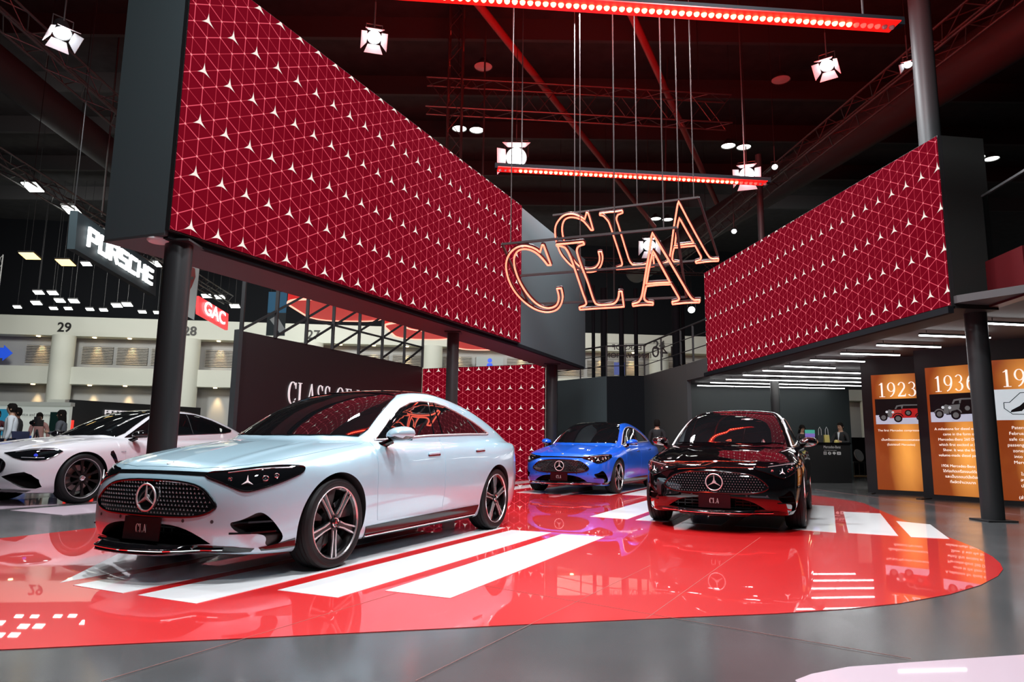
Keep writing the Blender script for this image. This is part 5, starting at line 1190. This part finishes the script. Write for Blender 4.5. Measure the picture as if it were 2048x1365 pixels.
canopy(-2.9,-.6,33,36.5,5.9,1.0,'red rounded canopy low behind the lattice frame')
canopy(-4.6,-.8,26.5,30.5,5.9,1.0,'red rounded canopy furthest right beside the black column')
# restroom pictogram sign and blue screen on the hall wall
p=hp_(-1.45)+HN*.2
r=empty('wall_sign',(p.x,p.y,5.2),0,'pale wall sign with a blue figure above the red back panel','sign')
MX=frameM((p.x-.8,p.y,5.0),(HD.x,HD.y,0),(0,0,1));pl2(MX,box2(0,0,1.7,1.35),.06).build('sign_panel',m_ban,r)
m_figblue=mat('pictogram_blue',(.02,.09,.7),.5,emit=(.02,.1,.8),es=.4)
q=MB();q.prism(circ(.85,1.12,.14),MX@Matrix.Translation((0,0,.062)),.01);q.prism([(.72,.95),(.98,.95),(1.15,.50),(.98,.50),(.98,.1),(.72,.1),(.72,.50),(.55,.50)],MX@Matrix.Translation((0,0,.062)),.012);q.build('figure',m_figblue,r)
for x,z,lab in ((-30.3,5.5,'blue arrow sign at the far left of the hall wall'),(6.5,5.4,'small blue sign seen through the mezzanine railing')):
    p=hp_(x)+HN*.25;MX=frameM((p.x,p.y,z),(HD.x,HD.y,0),(0,0,1));q=MB();q.prism([(0,0),(.9,0),(.9,-.15),(1.4,.3),(.9,.75),(.9,.6),(0,.6)] if x<0 else box2(0,0,.7,.8),MX,.05);tag(q.build('wall_sign',m_figblue if x<0 else mat('faded_blue',(.10,.14,.45),.6)),lab,'sign')
# ================================================================ NEIGHBOURING STAND AT LEFT
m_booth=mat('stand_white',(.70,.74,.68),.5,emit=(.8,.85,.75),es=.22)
r=empty('stand_wall',(-14.6,20,0),0,'white stand wall behind the people at the left','wall')
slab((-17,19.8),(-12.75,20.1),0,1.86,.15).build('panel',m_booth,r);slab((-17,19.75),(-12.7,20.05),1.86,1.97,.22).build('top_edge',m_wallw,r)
pl2(frameM((-15.0,19.9,1.0),(1,.07,0),(0,0,1)),box2(-.8,0,.62,.75),.02).build('blue_poster',mat('poster_teal',(.02,.16,.26),.4,emit=(.02,.2,.34),es=.5),r)
text_mb('Mercedes and Maintenance',frameM((-13.55,19.98,1.60),(1,.07,0),(0,0,1)),.10,.003).build('wall_lettering',m_dark,r) if False else None
text_mb('Service and Maintenance',frameM((-13.60,19.97,1.60),(1,.07,0),(0,0,1)),.11,.003).build('wall_lettering',m_dark,r)
q=MB();q.prism([(0,.15),(.12,0),(.42,0),(.42,.66),(0,.66)],frameM((-13.12,19.9,1.02),(1,0,0),(0,0,1)),.06);tag(q.build('display_case',mat('dark_green_case',(.01,.035,.03),.15,coat=1)),'dark green box on the white stand wall','box')
q=MB();q.box((-13.05,18.6,.5),(.30,.5,1.0));q.box((-13.05,18.35,1.09),(.28,.05,.18));tag(q.build('kiosk',mat('kiosk_blue',(.02,.06,.3),.4,emit=(.02,.07,.4),es=.3)),'small kiosk with a blue screen among the people','kiosk')
r=empty('stand_wall',(-12.8,21.5,0),0,'dark stand wall lettered PORSCHE with red upright lights','wall')
slab((-13.7,21.6),(-11.6,26.0),0,2.14,.2).build('panel',mat('porsche_grey',(.035,.04,.04),.4),r)
q=MB();q.box((-13.95,21.4,1.06),(.55,.2,2.12));q.build('white_end',m_wallw,r)
dd=Vector((2.1,4.4)).normalized()
MX=frameM((-13.7,21.6,0),(dd.x,dd.y,0),(0,0,1))@Matrix.Translation((0,0,.01))
for m in wide_letters('PORSCHE',MX@Matrix.Translation((1.15,1.74,0)),.12,.12,.06,.028): m.build('wall_letter',m_letter,r)
m_redtube=mat('red_tube',(.8,.03,.02),.4,emit=(1,.03,.02),es=1.5)
for u in (.08,.95,1.8,2.9):
    q=MB();q.bar(tuple(MX@Vector((u,.9,.05))),tuple(MX@Vector((u,1.5,.05))),.07,up=(0,1,0));q.build('red_light',m_redtube,r)
q=MB();q.box((-12.55,24.2,1.0),(.8,.3,.9));q.build('pale_display',m_ban,r)
# ================================================================ PEOPLE
def skin_mesh(name,V,E,rad,mt,parent,root=0,sub=1):
    me=bpy.data.meshes.new(name);me.from_pydata(V,E,[]);o=link_mesh(name,me)
    md=o.modifiers.new('s','SKIN');md.use_smooth_shade=True
    for i,r in enumerate(rad):
        r=r if isinstance(r,tuple) else (r,r);me.skin_vertices[0].data[i].radius=r
    me.skin_vertices[0].data[root].use_root=True
    s=o.modifiers.new('u','SUBSURF');s.levels=sub;s.render_levels=sub
    dg=bpy.context.evaluated_depsgraph_get();m2=bpy.data.meshes.new_from_object(o.evaluated_get(dg));bpy.data.objects.remove(o)
    m2.materials.clear();m2.materials.append(mt);m2.shade_smooth();m2.name=name
    return link_mesh(name,m2,parent)
def person(loc,yaw,h,label,shirt,trouser,skin=m_skin,hair='short',head_tilt=0,head_turn=0,lean=0,armL='down',armR='down',jacket=False,group=None):
    """figure facing local -y, standing at loc; arms: down, chest, forward"""
    k=h/1.72;root=empty('person',(loc[0],loc[1],0),R(yaw),label,'person',group);ln=math.tan(R(lean))
    def P(x,y,z): return (x*k,(y-ln*max(0,z-.92))*k,z*k)
    def arm(s,mode):
        sh=P(s*.175,.0,1.40)
        if mode=='down': return [sh,P(s*.235,.01,1.14),P(s*.245,-.05,.90)],(0,-.02,-1)
        if mode=='chest': return [sh,P(s*.26,-.03,1.15),P(s*.10,-.25,1.17)],(-s*.6,-.6,.2)
        if mode=='forward': return [sh,P(s*.24,-.14,1.16),P(s*.17,-.38,1.10)],(0,-1,0)
        if mode=='up': return [sh,P(s*.27,-.20,1.26),P(s*.13,-.30,1.46)],(-s*.3,-.3,1)
    V=[P(0,0,.95),P(0,.0,1.12),P(0,.01,1.32),P(0,.01,1.43),P(0,.0,1.50),P(0,-.015,1.56),P(0,-.015,1.63),P(0,-.01,1.68)]
    r=[.118*k,.110*k,.14*k,.085*k,.052*k,(.070*k,.082*k),(.076*k,.092*k),(.055*k,.068*k)]
    E=[(i,i+1) for i in range(7)]
    rx=[]
    for s,mode in ((1,armL),(-1,armR)):
        A_,hd=arm(s,mode);b=len(V);V+=A_;r+=[.056*k,.042*k,.028*k];E+=[(3,b),(b,b+1),(b+1,b+2)]
        w=Vector(A_[2]);d=Vector(hd).normalized();side=d.cross(Vector((0,1,0)) if abs(d.y)<.8 else Vector((0,0,1))).normalized()
        pb=len(V);V.append(tuple(w+d*.07*k));r.append((.036*k,.018*k));E.append((b+2,pb))
        for f,(off,l) in enumerate(((-.030,.065),(-.010,.078),(.010,.074),(.028,.058))):
            q=len(V);m1=w+d*(.095*k)+side*off*k;m2=m1+d*l*k*.55+Vector((0,-.2,-.3))*.02;m3=m1+d*l*k+Vector((0,-.5,-.6))*.025
            V+=[tuple(m1),tuple(m2),tuple(m3)];r+=[.009*k,.008*k,.007*k];E+=[(pb,q),(q,q+1),(q+1,q+2)]
        q=len(V);V+=[tuple(w+d*.045*k-side*.04*k),tuple(w+d*.085*k-side*.058*k)];r+=[.010*k,.008*k];E+=[(b+2,q),(q,q+1)]
    for s in (1,-1):
        b=len(V);V+=[P(s*.09,0,.88),P(s*.10,-.01,.50),P(s*.10,.02,.10),P(s*.10,-.13,.04)];r+=[.074*k,.056*k,.042*k,.035*k];E+=[(0,b),(b,b+1),(b+1,b+2),(b+2,b+3)]
    body=skin_mesh('body',V,E,r,skin,root)
    # clothes follow the body
    VS=V[:4];rs=[.15*k,.13*k,.157*k,.10*k];ES=[(0,1),(1,2),(2,3),(0,4)];VS=VS+[P(0,0,.82)];rs.append(.16*k)
    for s,mode in ((1,armL),(-1,armR)):
        A_,hd=arm(s,mode);b=len(VS);w=Vector(A_[1]).lerp(Vector(A_[2]),.92);VS+=[A_[0],A_[1],tuple(w)];rs+=[.070*k,.056*k,.042*k];ES+=[(3,b),(b,b+1),(b+1,b+2)]
    skin_mesh('jacket' if jacket else 'shirt',VS,ES,rs,shirt,root)
    VT=[P(0,0,.93)];rt=[.145*k];ET=[]
    for s in (1,-1):
        b=len(VT);VT+=[P(s*.09,0,.86),P(s*.10,-.01,.50),P(s*.10,.02,.09)];rt+=[.105*k,.078*k,.062*k];ET+=[(0,b),(b,b+1),(b+1,b+2)]
    skin_mesh('trousers',VT,ET,rt,trouser,root)
    for s in (1,-1):
        m=MB();x,y,z=P(s*.10,-.05,.0);m.lathe([(0,0),(.048*k,.0),(.055*k,.02),(.05*k,.06),(.035*k,.085),(0,.09)],14,Matrix.Translation((x,y,0))@Matrix.Diagonal((1,2.5,1,1)));m.build('shoe',m_gloss,root,smooth=True,local=True)
    # head details
    hc=Vector(P(0,-.015,1.62));Hm=Matrix.Translation(hc)@Matrix.Rotation(R(head_turn),4,'Z')@Matrix.Rotation(R(head_tilt),4,'X')@Matrix.Scale(k,4)
    m=MB();m.lathe([(0,.13),(.04,.125),(.068,.085),(.080,.02),(.074,-.04),(.058,-.085),(.030,-.115),(0,-.12)],20,Hm@Matrix.Diagonal((.96,1.16,1,1)));hd_=m.build('head',skin,root,smooth=True,local=True)
    m=MB();m.add([Hm@Vector(q) for q in ((0,-.086,.032),(0,-.112,-.014),(-.017,-.082,-.024),(.017,-.082,-.024),(0,-.07,0))],[(0,1,2),(0,3,1),(1,3,2),(0,2,4),(0,4,3),(2,3,4)]);m.build('nose',skin,hd_,smooth=True,local=True)
    for s in (1,-1):
        m=MB();m.lathe([(0,.004),(.012,.0)],10,Hm@Matrix.Translation((s*.030,-.0875,.018))@Matrix.Rotation(R(90),4,'X')@Matrix.Diagonal((1,.55,1,1)));m.build('eye',m_hair,hd_,local=True)
        m=MB();m.box((0,0,0),(.03,.006,.006));m.v=[tuple((Hm@Matrix.Translation((s*.030,-.088,.038)))@Vector(v)) for v in m.v];m.build('eyebrow',m_hair,hd_,local=True)
        m=MB();m.lathe([(0,.010),(.020,.006),(.026,-.006)],12,Hm@Matrix.Translation((s*.079,.008,.0))@Matrix.Rotation(R(90*s),4,'Y')@Matrix.Diagonal((1.2,.7,1,1)));m.build('ear',skin,hd_,smooth=True,local=True)
    m=MB();m.lathe([(0,.004),(.020,.0)],12,Hm@Matrix.Translation((0,-.083,-.052))@Matrix.Rotation(R(90),4,'X')@Matrix.Diagonal((1,.32,1,1)));m.build('mouth',m_lip,hd_,local=True)
    # hair shell
    m=MB();n=18;prof=[(0,.142),(.05,.136),(.079,.095),(.089,.045),(.087,.0)]+([(.083,-.035),(.068,-.07)] if hair=='short' else [(.095,-.08),(.10,-.16),(.095,-.24),(.07,-.27)])
    V=[];F=[]
    for i,(rr,zz) in enumerate(prof):
        for j in range(n):
            a=2*math.pi*j/n;ca,sa=math.cos(a),math.sin(a)
            front=max(0,-sa-.25)*1.35;z=zz
            lim=.070
            if z<lim: z=z+(lim-z)*min(1,front*1.6) if hair!='cap' else z
            side=1 if z<lim or sa>-.2 else 1
            V.append(tuple(Hm@Vector((rr*ca*1.0,rr*sa*1.18+.006,z))))
    for i in range(len(prof)-1):
        for j in range(n): l=(j+1)%n;F.append((i*n+j,i*n+l,(i+1)*n+l,(i+1)*n+j))
    m.add(V,F);m.build('hair',m_hair,hd_,smooth=True,local=True)
    if jacket:
        m=MB();z0=1.43;m.add([P(-.035,-.13,1.46),P(.035,-.13,1.46),P(.0,-.165,1.20)],[(0,1,2)]);m.add([P(-.035,-.12,1.46),P(.035,-.12,1.46),P(.0,-.155,1.20)],[(2,1,0)]);m.build('shirt_front',m_cloth_w,root,local=True)
    return root
m_cloth_w=mat('white_cotton',(.72,.76,.80),.8);m_cloth_k=mat('black_cloth',(.012,.012,.014),.8);m_cloth_g=mat('grey_cloth',(.08,.085,.10),.8);m_cloth_p=mat('pink_cloth',(.55,.28,.24),.8);m_navy=mat('navy_cloth',(.02,.025,.07),.8);m_cloth_r=mat('dark_red_cloth',(.07,.01,.015),.8)
person((-11.1,15.5),-60,1.66,'person in a white shirt holding a dark bag, looking left',m_cloth_w,m_navy,head_turn=-10,armR='chest')
person((-11.75,16.6),-50,1.62,'person in a black shirt right behind the white-shirted one',m_cloth_k,m_cloth_k,skin=m_skin_dk)
person((-13.05,19.35),20,1.60,'person in a pink top bending over near the white stand wall',m_cloth_p,m_cloth_g,lean=8,head_tilt=25)
person((-10.4,16.15),-70,1.56,'person in grey with a lanyard beside the camera tripod',m_cloth_g,m_navy,armL='chest',hair='long')
person((-11.95,16.2),40,1.54,'person in dark red at the extreme left edge',m_cloth_r,m_cloth_k)
q=MB();q.box((-10.9,15.55,.95),(.34,.12,.26),rz=.5);tag(q.build('shoulder_bag',m_navy),'dark blue bag held in front of the white shirt','bag')
r=empty('video_camera',(-10.3,15.2,0),0,'black video camera on a tripod between the people at the left','camera')
for a in (0,120,240):
    q=MB();q.tube([(-10.3,15.2,1.12),(-10.3+.35*math.cos(R(a)),15.2+.35*math.sin(R(a)),0.01)],.014,6);q.build('tripod_leg',m_black,r)
q=MB();q.box((-10.3,15.2,1.26),(.11,.22,.14));q.box((-10.32,15.2,1.36),(.07,.12,.07));q.build('camera_body',m_black,r)
q=MB();q.cyl((-10.3,15.05,1.26),(-10.28,14.97,1.26),.045,16);q.build('lens',m_gloss,r)
person((8.42,20.2),10,1.56,'person with long dark hair and a yellow collar behind the black counter',m_cloth_k,m_cloth_k,hair='long',head_tilt=18,armL='up',armR='forward')
person((9.55,20.2),-55,1.64,'person in a black suit and white shirt at the right end of the counter',m_cloth_k,m_cloth_k,head_tilt=12,jacket=True,armL='chest',armR='forward')
person((3.98,19.0),165,1.62,'person in black seen from behind, next to the blue sedan',m_cloth_k,m_cloth_k)
# ================================================================ COUNTER AND THINGS ON IT
r=empty('counter',(8.5,19.25,0),0,'black reception counter with white lettering and social media symbols','counter')
q=MB();q.box((8.45,19.5,.53),(1.75,.55,1.04));q.build('counter_body',m_black,r);q=MB();q.box((8.45,19.5,1.07),(1.80,.60,.035));q.build('counter_top',m_gloss,r)
MX=frameM((8.58,19.22,0),(1,0,0),(0,0,1))
text_mb('Mercedes-Benz',MX@Matrix.Translation((.24,.965,0)),.105,.003,sx=.72,bold=.0).build('lettering',m_letter_dim,r)
text_mb('Follow us @mercedesbenzthailand',MX@Matrix.Translation((.19,.875,0)),.032,.002,sx=.75).build('small_lettering',m_letter_dim,r)
def ringp(cx,cy,r0,r1): return [arcband(cx,cy,r1,r1,r1-r0,r1-r0,0,180,14),arcband(cx,cy,r1,r1,r1-r0,r1-r0,180,360,14)]
q=MB()
for p in ([box2(0,.755,.085,.767),box2(0,.828,.085,.84),box2(0,.755,.012,.84),box2(.073,.755,.085,.84)]+ringp(.042,.797,.014,.024)): q.prism(p,MX,.003)
q.build('camera_symbol',m_letter_dim,r)
q=MB();q.prism(circ(.165,.797,.043,22),MX,.003);q.build('round_symbol',m_letter_dim,r)
q=MB()
for p in (box2(.162,.762,.173,.812),box2(.152,.792,.185,.802),[(.162,.812),(.173,.812),(.176,.822),(.186,.824),(.186,.834),(.168,.832),(.162,.824)]): q.prism(p,MX@Matrix.Translation((0,0,.003)),.001)
q.build('symbol_letter_f',m_black,r)
q=MB();q.prism(circ(.290,.803,.043,22,.036),MX,.003);q.prism([(.275,.775),(.305,.775),(.292,.752)],MX,.0031);q.build('speech_bubble_symbol',m_letter_dim,r)
q=MB();q.prism([(.365,.77),(.375,.757),(.465,.757),(.475,.77),(.475,.828),(.465,.84),(.375,.84),(.365,.828)],MX,.003);q.build('video_symbol',m_letter_dim,r)
q=MB();q.prism([(.408,.778),(.408,.818),(.442,.798)],MX@Matrix.Translation((0,0,.003)),.001);q.build('play_triangle',m_black,r)
def bag(x,y,rz,label,col):
    r=empty('paper_bag',(x,y,1.09),0,label,'bag')
    q=MB();q.add([(x-.07,y-.05,1.09),(x+.07,y-.05,1.09),(x+.07,y+.05,1.09),(x-.07,y+.05,1.09),(x-.065,y-.03,1.30),(x+.065,y-.03,1.30),(x+.065,y+.03,1.30),(x-.065,y+.03,1.30)],[(3,2,1,0),(0,1,5,4),(1,2,6,5),(2,3,7,6),(3,0,4,7)]);q.build('bag_body',col,r)
    q=MB();q.tube([(x-.04,y-.03,1.29),(x-.035,y-.03,1.45),(x,y-.03,1.52),(x+.035,y-.03,1.45),(x+.04,y-.03,1.29)],.005,6);q.build('bag_handle',m_letter_dim,r)
m_yel=mat('yellow_paper',(.50,.42,.12),.6);m_blackpaper=mat('black_paper',(.02,.02,.02),.6)
bag(8.62,19.5,0,'dark paper bag with white cord handles on the counter, left one',m_blackpaper);bag(8.80,19.48,0,'yellow and black paper bag with white cord handles on the counter',m_yel)
r=empty('monitor',(8.47,19.72,1.09),0,'small monitor with a green and purple picture on the counter','monitor')
q=MB();q.box((8.44,19.72,1.34),(.30,.025,.22));q.box((8.44,19.73,1.16),(.04,.03,.14));q.box((8.44,19.73,1.095),(.16,.12,.012));q.build('monitor_case',m_black,r)
q=MB();q.add([(8.30,19.705,1.34),(8.58,19.705,1.34),(8.58,19.705,1.44),(8.30,19.705,1.44)],[(0,1,2,3)]);q.build('monitor_picture_top',mat('screen_green',(.05,.25,.2),.4,emit=(.05,.32,.25),es=.6),r)
q=MB();q.add([(8.30,19.705,1.24),(8.58,19.705,1.24),(8.58,19.705,1.34),(8.30,19.705,1.34)],[(0,1,2,3)]);q.build('monitor_picture_bottom',mat('screen_purple',(.15,.1,.35),.4,emit=(.18,.12,.42),es=.6),r)
q=MB();q.lathe([(0,0),(.07,0),(.06,.05),(.02,.07),(0,.07)],14,Matrix.Translation((9.05,19.42,1.09)));tag(q.build('yellow_item',m_yel,smooth=True),'small yellow item lying on the counter near the suited person','item')
# opening to the right of the petrol wall
tag(slab((11.6,26.0),(15.5,26.3),0,1.35,.1).build('wall_low_dark',m_black),kind='structure')
tag(slab((10.9,23.6),(14.5,23.9),0,.012,.9).build('floor_wood_strip',mat('pale_wood_floor',(.55,.32,.12),.5)),kind='structure')
r=empty('chair',(12.2,24.6,0),0,'round-backed chair seen through the opening right of the counter','chair')
q=MB();q.lathe([(0,0),(.21,.0),(.22,.02),(.20,.05),(0,.05)],20,Matrix.Translation((12.0,24.2,.70))@Matrix.Rotation(R(70),4,'X')@Matrix.Rotation(R(25),4,'Y'));q.build('backrest',m_letter_dim,r,smooth=True)
q=MB();q.box((12.05,24.45,.46),(.42,.42,.05));q.build('seat',m_dark,r)
for dx in (-.18,.18):
    for dy in (-.18,.18):
        q=MB();q.bar((12.05+dx,24.45+dy,0),(12.05+dx,24.45+dy,.46),.03,up=(0,1,0));q.build('leg',m_black,r)
